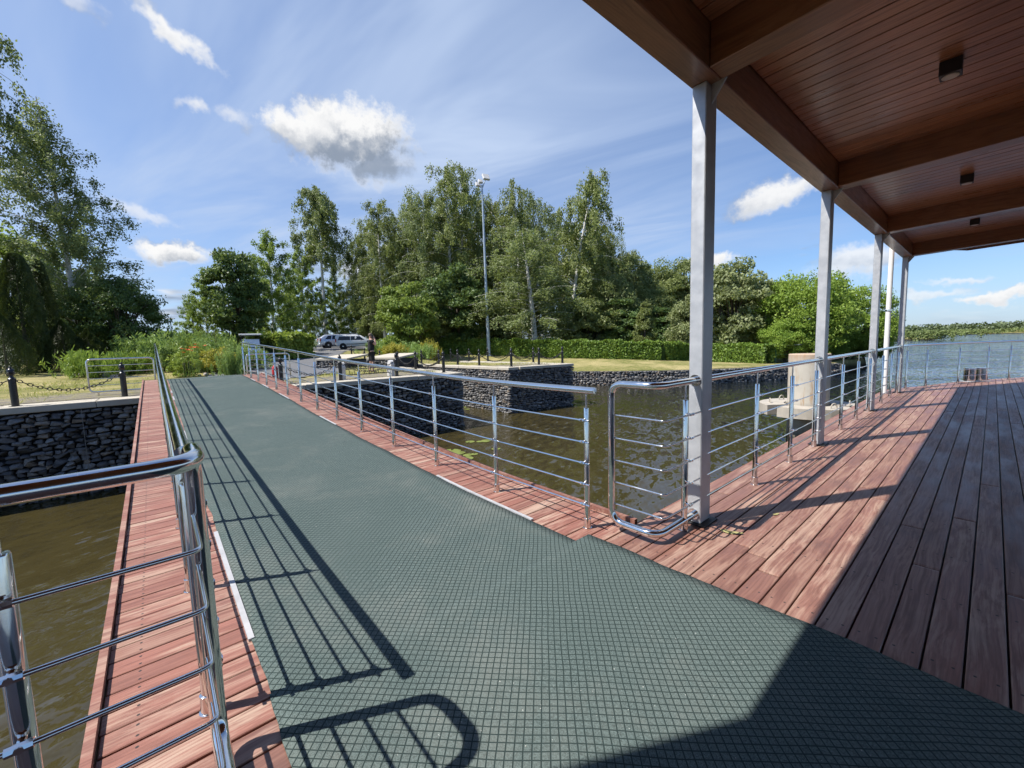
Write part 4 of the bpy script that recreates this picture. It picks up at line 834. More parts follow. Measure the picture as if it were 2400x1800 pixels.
def broad(seed, h=6.0, rx=3.0, base=0.15, ncl=70, per=260, leafs=0.16, mat='willow_leaf', shape=1.0, flat=0.75, bark='brown_bark', droop=0.0, conical=0.0):
    r0 = np.random.RandomState(seed); zc_ = h*(base+1)/2; rz = h*(1-base)/2; tr = MB()
    tr.tube([(0, 0, 0), (0.05*rx, 0, h*base), (0, 0.05*rx, h*0.75)], [0.022*h+0.03, 0.018*h+0.02, 0.02], 8)
    P_, N_, A_ = [], [], []
    for k in range(ncl):
        d = rnd_unit(r0, 1)[0]; rr = r0.uniform(0.25, 1.0)**0.45; d[2] = d[2]*1.0
        zz = d[2]*rr; fac = 1.0 if not conical else max(0.12, 1-conical*(zz*0.5+0.5))
        c = np.array([d[0]*rr*rx*fac*0.86, d[1]*rr*rx*fac*0.86, zc_+zz*rz*0.9]); cr = rx*r0.uniform(0.16, 0.30)*(0.65+0.35*fac)
        if k < 26: tr.tube([(0, 0, h*base*0.9+(c[2]-h*base)*0.35*r0.rand()), tuple(c*np.array([0.6, 0.6, 1])-np.array([0, 0, cr*0.6])), tuple(c)], [0.012*h*0.8, 0.006*h, 0.008], 5, caps=False)
        m = int(per*r0.uniform(0.6, 1.3)); n_ = rnd_unit(r0, m); n_[:, 2] = np.where(n_[:, 2] < -0.2, n_[:, 2]*0.3, n_[:, 2])
        sh = r0.uniform(0.35, 1.0, (m, 1))**0.5; P_.append(c+n_*sh*cr*np.array([1.05, 1.05, flat])+r0.normal(0, cr*0.10, (m, 3))); N_.append(n_*0.7+rnd_unit(r0, m)*0.7+d*0.3); A_.append(rnd_unit(r0, m)+np.array([0, 0, -droop])+n_*0.3)
    P_ = np.vstack(P_); N_ = np.vstack(N_); A_ = np.vstack(A_); keep = P_[:, 2] > 0.03; P_, N_, A_ = P_[keep], N_[keep], A_[keep]; n = len(P_)
    return tr.mesh('trunk', True), leaf_mesh('crown', P_, leafs*r0.uniform(0.65, 1.25, n), A_, N_, mat, 0.6), bark, h
def conifer(seed, h=5.0, r=0.9, n=9000, leafs=0.12, mat='thuja_leaf', power=0.75, tip=0.02):
    r0 = np.random.RandomState(seed); z = r0.uniform(0, 1, n)**0.85; az = r0.uniform(0, 2*math.pi, n)
    prof = (1-z**1.7)**power*(0.80+0.2*np.minimum(1, z*8)); lump = 1+0.12*np.sin(az*5+z*17+seed)+0.10*np.sin(az*9-z*31); rad = r*prof*lump*r0.uniform(0.62, 1.03, n)**0.6+tip
    P_ = np.stack([rad*np.cos(az), rad*np.sin(az), z*h*(1+0.0*az)+0.02], 1); out_ = np.stack([np.cos(az), np.sin(az), 0*az], 1)
    A_ = out_*0.45+np.array([0, 0, 0.9])+rnd_unit(r0, n)*0.35; N_ = np.cross(out_, [0, 0, 1.0])*0.8+out_*0.6+rnd_unit(r0, n)*0.5
    tr = MB(); tr.tube([(0, 0, 0), (0, 0, h*0.9)], [0.03*h*0.5, 0.01], 6)
    return tr.mesh('trunk', True), leaf_mesh('crown', P_, leafs*r0.uniform(0.7, 1.4, n), A_, N_, mat, 0.4), 'brown_bark', h
def upright(seed, h=1.0, rx=1.0, n=2600, leafs=0.20, mat='fern_green', arch=0.5, bl=0.16):
    r0 = np.random.RandomState(seed); k = max(8, int(n/40)); st = r0.normal(0, 0.42, (k, 2))*rx; st_h = h*r0.uniform(0.65, 1.08, k)*np.clip(1.1-0.35*np.hypot(st[:, 0], st[:, 1])/rx, 0.4, 1.1); i = r0.randint(0, k, n)
    q = r0.uniform(0.12, 1, n); dirn = st[i]/np.maximum(0.1, np.hypot(st[i, 0], st[i, 1]))[:, None]
    P_ = np.stack([st[i, 0]+dirn[:, 0]*arch*q**2*st_h[i]*0.5, st[i, 1]+dirn[:, 1]*arch*q**2*st_h[i]*0.5, q*st_h[i]], 1)+r0.normal(0, 0.04*rx+0.015, (n, 3)); P_[:, 2] = np.maximum(0.02, P_[:, 2])
    A_ = rnd_unit(r0, n)*0.8+np.array([0, 0, 0.75]); tr = MB()
    for j in range(0, k, max(1, k//10)): tr.tube([(st[j, 0], st[j, 1], 0), (st[j, 0]*1.1, st[j, 1]*1.1, st_h[j]*0.8)], 0.006, 4)
    return tr.mesh('stems', True), leaf_mesh('foliage', P_, leafs*r0.uniform(0.6, 1.3, n), A_, rnd_unit(r0, n), mat, bl*2), 'brown_bark', h
def plant(var, loc, label, cat, group=None, h=None, wide=1.0, rotz=None, name='tree', parts=('trunk', 'crown')):
    tr, cr, bark, h0 = var; s_ = (h or h0)/h0
    if not tr.materials: tr.materials.append(M[bark])
    t_ = thing(name, label, cat, tuple(loc), random.uniform(0, 6.28) if rotz is None else rotz, group); t_.scale = (s_*wide, s_*wide, s_)
    link(parts[0], tr, t_); link(parts[1], cr, t_); return t_
random.seed(11)
def px_tree(var, px, top, dist, label, group=None, wpx=None, rotz=None, name='birch_tree', cat='tree', rx0=None, parts=('trunk', 'crown')):
    q = along(px, dist); h_ = top_z(px, top, q)-q[2]; wide = 1.0
    if wpx: wide = (wpx/FPX*depth(q)/2)/(rx0*h_/var[3])
    return plant(var, q, label, cat, group, h_, wide, rotz, name, parts)
# --- tall stand behind the clipped hedge
BV = [birch(20+i, 20, (0.10, 0.16, 0.22, 0.06, 0.14, 0.10)[i], (3.1, 3.5, 3.0, 3.9, 3.3, 3.6)[i], 62, 430, 0.205, ('birch_leaf', 'birch_leaf_grey')[i % 2], 1.05, (0.0, 0.03, -0.02, 0.05, 0.0, 0.0)[i]) for i in range(6)]
G1 = 'birches in the stand behind the hedge'
L1 = ('tall weeping birch in the dense stand, on the parked van side of the floodlight mast', 'tall weeping birch in the dense stand, on the lake side of the floodlight mast', 'shorter birch half hidden at the back of the stand, parked van side', 'shorter birch half hidden at the back of the stand, lake side')
for i, (px, tp_, ds) in enumerate([(905, 475, 57), (945, 500, 60), (985, 462, 58), (1012, 448, 54), (1098, 398, 58), (1132, 452, 62), (1165, 470, 57), (1262, 455, 60), (1395, 520, 58), (1432, 560, 60), (1475, 592, 62), (1040, 470, 66), (1190, 500, 68), (1310, 500, 66), (930, 560, 70), (1240, 560, 72), (1360, 560, 70), (1080, 520, 72), (1000, 560, 74), (1430, 620, 56)]):
    px_tree(BV[i % 6], px, tp_, ds, L1[(0 if px < 1120 else 1)+(2 if ds > 64 else 0)], G1)
px_tree(BV[0], 1062, 390, 54, 'tallest birch of the stand, standing just left of the floodlight mast'); px_tree(BV[4], 1214, 436, 53, 'tall birch with a narrow rounded top right of the floodlight mast')
lb = birch(61, 20, 0.10, 3.6, 64, 470, 0.24, 'birch_leaf', 1.1, 0.14); px_tree(lb, 1338, 403, 52, 'birch whose top leans over to the right at the end of the stand', rotz=math.atan2(AR[1], AR[0]))
px_tree(BV[3], 1255, 540, 46, 'broad weeping birch with bright foliage reaching down to the hedge', None, 230, rx0=3.9)
for i, (px, tp_, ds) in enumerate([(1535, 640, 70), (1580, 630, 72), (1680, 640, 70), (1450, 660, 60), (1390, 640, 56), (1560, 700, 60)]):
    px_tree(BV[(i+1) % 6], px, tp_, ds, 'grey-green tree in the low wood behind the hedge toward the lake', 'trees in the low wood toward the lake', name='woodland_tree')
BW = [broad(66+i, 13, 4.2, 0.06, 120, 260, 0.27, ('birch_leaf', 'birch_leaf_grey')[i], droop=0.8, flat=1.1) for i in range(2)]
for i, (px, tp_, ds, w_) in enumerate([(1405, 545, 62, 150), (1470, 590, 60, 150), (1535, 605, 66, 150), (1600, 602, 68, 150), (1655, 625, 70, 130), (1440, 640, 54, 130), (1520, 665, 57, 130)]):
    px_tree(BW[i % 2], px, tp_, ds, 'full round-topped tree in the low wood falling away toward the lake', 'full trees in the low wood toward the lake', w_, rx0=4.2, name='woodland_tree')
# --- left of the stand
px_tree(birch(71, 20, 0.52, 3.2, 40, 520, 0.24, 'birch_leaf_grey', 1.15), 765, 443, 62, 'lone tall birch with a bare lower trunk and open weeping crown')
YB = [birch(81+i, 12, 0.04, 2.5, 60, 400, 0.18, 'young_leaf', 0.45, prof=0.82, topf=0.08) for i in range(3)]
for px, tp_, ds, l in [(642, 535, 52, 'pointed bright green young birch behind the low hedge'), (716, 572, 64, 'second bright green young birch beside the pointed one'), (612, 655, 47, 'short bright green birch beside the dark linden'), (680, 690, 62, 'bushy bright green birch over the low hedge'), (760, 690, 62, 'bushy green birch behind the parked silver car'), (795, 640, 66, 'green birch behind the parked cars'), (838, 690, 62, 'leafy green tree behind the white van')]:
    px_tree(YB[int(px) % 3], px, tp_, ds, l)
for px, tp_, ds in [(846, 560, 66), (880, 520, 64), (690, 660, 66), (805, 680, 70), (850, 640, 72), (730, 690, 72)]: px_tree(BV[int(px) % 6], px, tp_, ds, 'birch filling the gap behind the parked cars', 'birches behind the parked cars')
LV = [broad(91+i, 8, 3.2, 0.06, 90, 240, 0.26, 'linden_leaf', droop=0.4) for i in range(2)]
px_tree(LV[0], 562, 582, 44, 'dense dark green linden left of the young birches', None, 150, rx0=3.2, name='linden_tree')
px_tree(YB[1], 492, 625, 48, 'light green birch on the left flank of the dark linden'); px_tree(YB[2], 455, 690, 78, 'small far birch beside the slender street lamp')
px_tree(conifer(95, 5, 0.9, 5000, 0.2, power=0.9), 475, 762, 56, 'small dark columnar cypress near the slender street lamp', name='cypress_tree')
RV_ = [broad(101+i, 7, 3.0, 0.03, 90, 230, 0.24, ('young_leaf', 'birch_leaf', 'olive_leaf')[i], droop=0.5, conical=(0.35, 0.0, 0.0)[i]) for i in range(3)]
px_tree(RV_[0], 958, 640, 42, 'rounded yellow-green tree behind the flower bed by the hedge', None, 170, rx0=3.0, name='round_tree')
px_tree(RV_[1], 884, 660, 60, 'round green tree right of the white van', None, 110, rx0=3.0, name='round_tree'); px_tree(LV[1], 1075, 620, 47, 'dark shady linden behind the floodlight mast', None, 170, rx0=3.2, name='linden_tree'); px_tree(RV_[1], 1010, 690, 46, 'green understorey tree left of the dark linden', None, 110, rx0=3.0, name='round_tree')
for px, tp_, ds, w_ in [(1380, 690, 50, 150), (1450, 700, 52, 150), (1170, 690, 50, 130), (1540, 720, 54, 120)]: px_tree(RV_[1] if px < 1400 else LV[0], px, tp_, ds, 'dark understorey tree in the shade behind the hedge', 'dark understorey trees', w_, rx0=3.2, name='linden_tree')
px_tree(broad(111, 7, 2.2, 0.0, 70, 220, 0.22, 'birch_leaf', conical=0.7), 1510, 695, 44, 'small pointed light green tree behind the clipped hedge', None, 75, rx0=2.2, name='young_tree')
px_tree(broad(112, 6, 3.0, 0.0, 80, 240, 0.22, 'olive_leaf', conical=0.5), 1612, 690, 49, 'pale grey-green bushy tree behind the front steel column', None, 130, rx0=3.0, name='willow_bush')
px_tree(RV_[2], 1722, 610, 47, 'olive grey willow right of the front steel column', None, 190, rx0=3.0, name='willow_tree')
px_tree(RV_[1], 1812, 650, 58, 'green pointed tree between the olive willow and the bright willow', None, 120, rx0=3.0, name='round_tree'); px_tree(RV_[1], 1770, 670, 56, 'second green tree behind the olive willow', None, 110, rx0=3.0, name='round_tree')
WV = [broad(121+i, 8, 4.4, 0.0, 130, 300, 0.22, 'willow_leaf', droop=0.3) for i in range(2)]
px_tree(WV[0], 1888, 628, 46, 'big bright green rounded willow standing on the lake bank', None, 210, rx0=4.4, name='willow_tree'); px_tree(WV[1], 2000, 662, 50, 'bright green willow leaning toward the water at the bank end', None, 170, rx0=4.4, name='willow_tree')
px_tree(WV[1], 1840, 740, 44, 'low bright green willow growth at the bank', None, 120, rx0=4.4, name='willow_bush'); px_tree(WV[0], 2058, 735, 52, 'small bright willow at the farthest tip of the bank', None, 60, rx0=4.4, name='willow_bush')
for px, ds, tp_, w_ in [(1985, 50, 790, 80), (2025, 51.5, 785, 70), (2066, 53, 790, 50), (1945, 47.5, 800, 80)]: px_tree(WV[px % 2], px, tp_, ds, 'low willow scrub hanging over the water along the bank', 'willow scrub on the bank', w_, rx0=4.4, name='willow_bush')
# --- left garden
px_tree(birch(131, 16, 0.42, 2.3, 52, 640, 0.125, 'birch_leaf_grey', 1.3, prof=0.74), -38, -60, 42, 'tall weeping birch rising above the columnar thujas', rotz=1.0)
px_tree(birch(133, 11, 0.10, 2.2, 84, 560, 0.10, 'birch_leaf_grey', 0.55, -0.03, prof=0.60, topf=0.04, p0f=0.38), 185, 258, 38, 'slender pointed birch with a pale trunk in the garden bed', rotz=2.0)
px_tree(broad(135, 5, 2.6, 0.1, 70, 260, 0.15, 'young_leaf', droop=0.3), 60, 545, 45, 'yellow-green leafy tree behind the columnar thujas', None, 300, rx0=2.6, name='leafy_tree')
px_tree(broad(136, 5, 2.4, 0.12, 80, 300, 0.13, 'linden_leaf', droop=0.9), 288, 648, 36, 'dark drooping tree at the right end of the garden bed', None, 185, rx0=2.4, name='weeping_tree')
px_tree(broad(137, 5, 2.4, 0.05, 60, 260, 0.13, 'linden_leaf', droop=0.7), 200, 665, 37, 'dark leafy bush under the slender birch', None, 190, rx0=2.4, name='leafy_bush')
TH = [conifer(141+i, 5, (0.62, 0.55, 1.1)[i], (26000, 20000, 20000)[i], 0.075, power=(0.42, 0.45, 1.0)[i]) for i in range(3)]
for var, px, tp_, ds, w_, l in [(0, 62, 598, 33, 76, 'tallest dark columnar thuja in the garden bed'), (1, 112, 612, 34.5, 52, 'narrow dark columnar thuja beside the tallest one'), (1, -8, 600, 34, 60, 'dark columnar thuja at the outer end of the garden bed'), (2, 10, 735, 31, 100, 'low cone-shaped thuja in front of the columnar ones'), (2, 150, 750, 33, 90, 'low dark cone-shaped conifer under the slender birch'), (2, 208, 770, 33, 90, 'small dark cone-shaped conifer behind the juniper')]:
    px_tree(TH[var], px, tp_, ds, l, 'thujas in the garden bed', w_, rx0=(0.62, 0.55, 1.1)[var], name='thuja_tree')
def bush(var, px, base, hpx, wpx, label, group=None, rx0=1.0, name='shrub', dist=None, parts=('stems', 'foliage')):
    q = hit(px, base) if dist is None else along(px, dist); dp = depth(q); h_ = hpx/FPX*dp; wide = (wpx/FPX*dp/2)/(rx0*h_/var[3])
    return plant(var, q, label, 'plant', group, h_, wide, None, name, parts)
SB = {m: broad(151+i, 1.2, 0.9, 0.0, 40, 150, 0.085, m) for i, m in enumerate(('shrub_leaf', 'gold_leaf', 'fern_green', 'barberry_leaf', 'hedge_leaf', 'linden_leaf'))}
UP = upright(161, 1.4, 1.0, 4200, 0.22, 'fern_green', 0.4, 0.10); UP2 = upright(162, 1.0, 1.0, 3000, 0.24, 'shrub_leaf', 0.8, 0.07); JU = upright(163, 0.8, 1.3, 5200, 0.20, 'juniper_leaf', 1.6, 0.12); UPY = upright(164, 1.2, 1.0, 4200, 0.2, 'gold_leaf', 0.4, 0.14)
bush(JU, 236, 882, 58, 120, 'bright green spreading juniper behind the left end frame', rx0=1.3, name='juniper'); bush(JU, 318, 874, 45, 90, 'smaller spreading juniper by the gangway end frame', rx0=1.3, name='juniper')
bush(SB['shrub_leaf'], 436, 884, 62, 80, 'yellow-green low shrub at the landward end of the gangway carpet', rx0=0.9); bush(SB['gold_leaf'], 512, 876, 66, 84, 'golden-leaved low shrub beside the right railing end', rx0=0.9); bush(SB['shrub_leaf'], 478, 872, 64, 70, 'leafy green low shrub in the middle of the flower bed', rx0=0.9); bush(UP2, 452, 868, 72, 70, 'arching daylily leaves under the orange flowers', rx0=1.0, name='daylily_leaves')
bush(UP, 586, 866, 50, 80, 'green herbs growing in front of the small cart', rx0=1.0, name='herb_clump')
bush(SB['fern_green'], 398, 872, 58, 60, 'grey-green low shrub beside the left railing end', rx0=0.9); bush(SB['barberry_leaf'], 478, 850, 52, 76, 'dark purple barberry bush behind the orange daylilies', rx0=0.9, name='barberry_bush')
for px, ds, top, w_, k, l in [(335, 33, 786, 110, 0, 'tall green herb clump behind the spreading juniper'), (395, 30, 780, 110, 0, 'tall green herb clump behind the grey-green shrub'), (455, 29, 782, 110, 0, 'tall green herb clump behind the barberry'), (515, 27, 784, 100, 0, 'tall green herb clump beside the small cart'), (545, 21.5, 812, 60, 0, 'upright green herbs behind the right railing end'), (375, 37, 768, 90, 0, 'pale tall shrub at the back of the herb bed'), (300, 36, 790, 100, 5, 'dark green shrub under the drooping tree'), (425, 38, 770, 120, 4, 'rounded green shrub at the back of the herb bed')]:
    v = UP if k == 0 else list(SB.values())[k]; q = along(px, ds); hh = top_z(px, top, q)-q[2]; wide = (w_/FPX*depth(q)/2)/((1.0 if k == 0 else 0.9)*hh/v[3]); plant(v, q, l, 'plant', 'herbs in the left garden bed', hh, wide, None, 'herb_clump', ('stems', 'foliage'))
# orange daylilies
fl_m = MB()
for k in range(6):
    a = k*math.pi/3; c, s_ = math.cos(a), math.sin(a); fl_m.add([(0, 0, 0), (c*0.05-s_*0.028, s_*0.05+c*0.028, 0.045), (c*0.115, s_*0.115, 0.055), (c*0.05+s_*0.028, s_*0.05-c*0.028, 0.045)], [(0, 1, 2, 3)])
fl_me = fl_m.mesh('bloom'); fl_me.materials.append(M['lily_orange'])
for px, py in [(424, 817), (436, 819), (440, 820), (445, 814), (456, 814), (460, 807), (462, 814), (480, 810), (430, 826), (449, 822)]:
    q = along(px, 21.3); zt = top_z(px, py, q); t_ = thing('daylily', 'orange daylily bloom on a tall bare stem in the flower bed', 'flower', tuple(q), random.uniform(0, 6), 'orange daylilies'); hh = zt-q[2]
    MB().tube([(0, 0, 0), (0.02, 0, hh)], 0.007, 5).build('stem', 'fern_green', t_); o = link('bloom', fl_me, t_, loc=(0.02, 0, hh-0.02)); o.scale = (0.75, 0.75, 0.75); o.rotation_euler = (random.uniform(-.4, .4), random.uniform(-.4, .4), 0)
RK = [rock_mesh(300+i, 'rock', 'rockery_stone') for i in range(4)]
for k, (px, py, wp, hp, l) in enumerate([(186, 880, 22, 9, 'flat grey edging stone at the outer end of the rock row'), (214, 879, 16, 8, 'pale rounded edging stone next to the flat grey one'), (252, 883, 18, 11, 'pinkish edging stone behind the gangway bollard'), (268, 885, 16, 9, 'small grey edging stone behind the gangway bollard'), (396, 868, 22, 14, 'large pale boulder beside the left railing end'), (482, 880, 16, 8, 'small pale stone under the golden shrub'), (468, 882, 8, 6, 'tiny white stone at the carpet edge'), (618, 884, 26, 16, 'dark boulder behind the right railing'), (590, 880, 24, 14, 'brown boulder behind the right end frame')]):
    q = hit(px, py); dp = depth(q); o = link('rock', RK[k % 4], None, loc=(q[0], q[1], q[2]+hp/FPX*dp*0.3), rotz=k*1.3, scale=(wp/FPX*dp, wp/FPX*dp*0.8, hp/FPX*dp)); tag(o, l, 'rock', 'rocks along the garden bed')
# --- hedges
def hedge(name, label, path, h_, wd_, n, leafs, mat, seed, wob=0.08, rough=0.1):
    r0 = np.random.RandomState(seed); P2 = np.array([q[:2] for q in path]); seg = np.hypot(*np.diff(P2, axis=0).T); cum_ = np.r_[0, np.cumsum(seg)]; L = cum_[-1]
    org = np.array([*P2[0], float(ground_z(*P2[0]))]); t_ = thing(name, label, 'hedge', tuple(org))
    per = wd_+2*h_; s_ = r0.uniform(0, L, n); x = np.interp(s_, cum_, P2[:, 0]); y = np.interp(s_, cum_, P2[:, 1]); i = np.clip(np.searchsorted(cum_, s_)-1, 0, len(seg)-1); d = np.diff(P2, axis=0)[i]/seg[i][:, None]; nr = np.stack([d[:, 1], -d[:, 0]], 1)
    u_ = r0.uniform(0, per, n); side = np.where(u_ < h_, -1, np.where(u_ > h_+wd_, 1, 0)); hn = 1+wob*np.sin(s_*1.9+seed)+wob*0.7*np.sin(s_*5.3)+wob*0.5*np.sin(s_*11.1)
    off = np.where(side == 0, u_-h_-wd_/2, side*wd_/2*(1+0.10*np.sin(s_*4.1+u_*3)))*(1-0.0); z = np.where(side == 0, h_*hn, np.where(u_ < h_, u_, u_-h_-wd_)*hn)
    j = r0.normal(0, rough*0.6, (n, 3))-np.abs(r0.normal(0, rough, n))[:, None]*np.stack([nr[:, 0]*side, nr[:, 1]*side, (side == 0)*1.0], 1)
    P_ = np.stack([x+nr[:, 0]*off, y+nr[:, 1]*off, ground_z(x, y)+np.maximum(0.05, z)], 1)+j; N_ = np.stack([nr[:, 0]*side, nr[:, 1]*side, (side == 0)*1.0], 1)+rnd_unit(r0, n)*0.9
    link('foliage', leaf_mesh('foliage', P_-org, leafs*r0.uniform(0.6, 1.3, n), rnd_unit(r0, n)+np.array([0, 0, 0.3]), N_, mat, 0.62), t_)
    c = MB(); k = wd_/2-0.22; P2 = P2.copy(); P2[0] += (P2[1]-P2[0])/seg[0]*0.5; P2[-1] += (P2[-2]-P2[-1])/seg[-1]*0.5; seg = np.hypot(*np.diff(P2, axis=0).T)
    for a in range(len(P2)-1):
        dd = (P2[a+1]-P2[a])/seg[a]; nn = np.array([dd[1], -dd[0]]); q = [P2[a]-nn*k, P2[a+1]-nn*k, P2[a+1]+nn*k, P2[a]+nn*k]; zz = [float(ground_z(*v)) for v in q]
        c.add([(v[0]-org[0], v[1]-org[1], z0-0.1-org[2]) for v, z0 in zip(q, zz)]+[(v[0]-org[0], v[1]-org[1], z0+h_-0.30-org[2]) for v, z0 in zip(q, zz)], [(0, 3, 2, 1), (4, 5, 6, 7), (0, 1, 5, 4), (1, 2, 6, 5), (2, 3, 7, 6), (3, 0, 4, 7)])
    c.build('twigs', 'linden_leaf', t_); return t_
hp = [hit(px, py) for px, py in ((1010, 829), (1080, 831), (1150, 833), (1250, 837), (1350, 840), (1450, 842), (1550, 845), (1640, 847), (1730, 850), (1810, 853))]
dirh = np.array([-0.62, 0.78, 0]); hp = [q+dirh*0.6 for q in hp]
hh = np.mean([top_z(px, py, q)-q[2] for (px, py), q in zip(((1080, 796), (1250, 799), (1450, 803), (1730, 806)), (hp[1], hp[3], hp[5], hp[8]))])
hedge('clipped_hedge', 'long clipped green hedge along the back of the lawn', hp, float(hh), 1.3, 70000, 0.21, 'hedge_leaf', 171, 0.05, 0.08)
hl = [along(px, ds) for px, ds in ((618, 35), (650, 36.5), (712, 38))]; hhl = top_z(660, 790, hl[1])-hl[1][2]
hedge('low_hedge', 'loose bright green hedge beside the asphalt road by the cart', hl, float(hhl), 2.2, 22000, 0.22, 'shrub_leaf', 172, 0.10, 0.16)
for px, ds, top, w_, m, l in [(905, 41, 797, 90, 'fern_green', 'grey-green tall herbs left of the yellow-green flower bed'), (955, 36, 802, 70, 'fern_green', 'tall green herbs in the bed beside the man'), (985, 33, 806, 60, 'fern_green', 'dense green herbs at the right end of the bed'), (928, 35, 806, 60, 'gold', 'yellow-green flowering herbs behind the man'), (1005, 35, 800, 50, 'gold', 'yellow-green herbs against the clipped hedge end')]:
    v = UP if m == 'fern_green' else UPY; q = along(px, ds); h1 = top_z(px, top, q)-q[2]; plant(v, q, l, 'plant', 'herbs beside the ramp', h1, (w_/FPX*depth(q)/2)/(1.0*h1/v[3]), None, 'herb_clump', ('stems', 'foliage'))
# grass blades over the quay strip and the lawn
r0 = np.random.RandomState(9); N_ = 26000
gxp = r0.uniform(-27, -14.9, N_); gyp = r0.uniform(-9, 20, N_); dens = np.sin(gxp*1.7)+np.sin(gyp*2.3+1)+np.sin(gxp*0.6-gyp*0.9)+r0.normal(0, 0.8, N_)
ok = (~inpoly(gxp, gyp, WATER)) & (dens > 0.3) & ~((gyp > -0.5) & (gyp < 3.0) & (gxp > -17)) & ~((gyp > 9.2) & (gyp < 13.4))
ok &= ~inpoly(gxp, gyp, [(-17.6, 3.6), (-19.5, 6.2), (-24.0, 8.2), (-29.0, 9.6), (-36, 11.6), (-36, 3), (-30, 2.6), (-22, 1.6), (-17.6, 1.4)])
gxp, gyp = gxp[ok], gyp[ok]; n = len(gxp); P_ = np.stack([gxp, gyp, ground_z(gxp, gyp)+0.05], 1); A_ = rnd_unit(r0, n)*0.7+np.array([0, 0, 0.9])
tag(link('grass', leaf_mesh('grass', P_, r0.uniform(0.06, 0.17, n), A_, rnd_unit(r0, n), 'grass_blade', 0.14)), 'sparse dry grass growing behind the quay capping', 'grass', kind='stuff')
# --- far shores
def woods(name, label, pts, hts, n, size, mat, seed, thick):
    r0 = np.random.RandomState(seed); P2 = np.array(pts, float); seg = np.hypot(*np.diff(P2, axis=0).T); cu = np.r_[0, np.cumsum(seg)]; L = cu[-1]; ncl = n//26; s_ = r0.uniform(0, L, ncl); x = np.interp(s_, cu, P2[:, 0])+r0.uniform(-1, 1, ncl)*thick; y = np.interp(s_, cu, P2[:, 1])+r0.uniform(0, 1, ncl)*thick
    hm = np.interp(s_, cu, hts)*(0.75+0.35*np.abs(np.sin(s_*0.031+seed))*r0.uniform(0.5, 1.2, ncl)); zc_ = r0.uniform(0.1, 1.0, ncl)*hm; C_ = np.stack([x, y, zc_+WZ+0.3], 1); cr = size*2.2
    d = rnd_unit(r0, ncl*26); P_ = np.repeat(C_, 26, 0)+d*cr*r0.uniform(0.5, 1.0, (ncl*26, 1))*[1, 1, 0.7]; P_[:, 2] = np.maximum(P_[:, 2], WZ+0.2)
    o = link(name, leaf_mesh(name, P_, size*r0.uniform(0.7, 1.3, len(P_)), rnd_unit(r0, len(P_)), d+rnd_unit(r0, len(P_))*0.5, mat, 0.8)); return tag(o, label, 'woodland', kind='stuff')
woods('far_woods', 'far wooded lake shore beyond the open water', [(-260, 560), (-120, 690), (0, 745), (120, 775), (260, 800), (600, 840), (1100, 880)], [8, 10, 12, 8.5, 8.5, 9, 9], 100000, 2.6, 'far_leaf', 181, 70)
woods('far_reeds', 'bright green reed bank in front of the far woods', [(-100, 640), (-40, 690), (40, 715), (200, 752), (700, 800), (1200, 850)], [4, 5, 5, 5, 5, 5], 60000, 1.3, 'reed_leaf', 182, 22)
woods('reed_spit', 'low bushy spit of land reaching into the lake', [(-120, 232), (-50, 247), (-14, 254)], [5.5, 5, 3.6], 16000, 0.7, 'reed_leaf', 183, 12)
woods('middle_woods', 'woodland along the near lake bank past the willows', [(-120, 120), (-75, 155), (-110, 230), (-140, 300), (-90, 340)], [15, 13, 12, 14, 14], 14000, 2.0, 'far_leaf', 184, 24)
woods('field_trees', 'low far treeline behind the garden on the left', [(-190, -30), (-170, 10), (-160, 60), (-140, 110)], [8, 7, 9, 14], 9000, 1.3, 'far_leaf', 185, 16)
woods('garden_thicket', 'dark thicket behind the left garden trees', [(-48, -38), (-52, -19), (-58, -6)], [9.0, 9.0, 6], 12000, 0.7, 'linden_leaf', 186, 4)
hs = thing('far_house', 'tiny white house among trees on the far shore', 'house', (30, 735, 6)); MB().box(-6, 6, -4, 4, 0, 5).build('wall', 'white_paint', hs); MB().add([(-6.5, -4.5, 5), (6.5, -4.5, 5), (6.5, 4.5, 5), (-6.5, 4.5, 5), (-6.5, 0, 8), (6.5, 0, 8)], [(0, 1, 5, 4), (2, 3, 4, 5), (1, 2, 5), (3, 0, 4), (3, 2, 1, 0)]).build('roof', 'grey_block', hs)
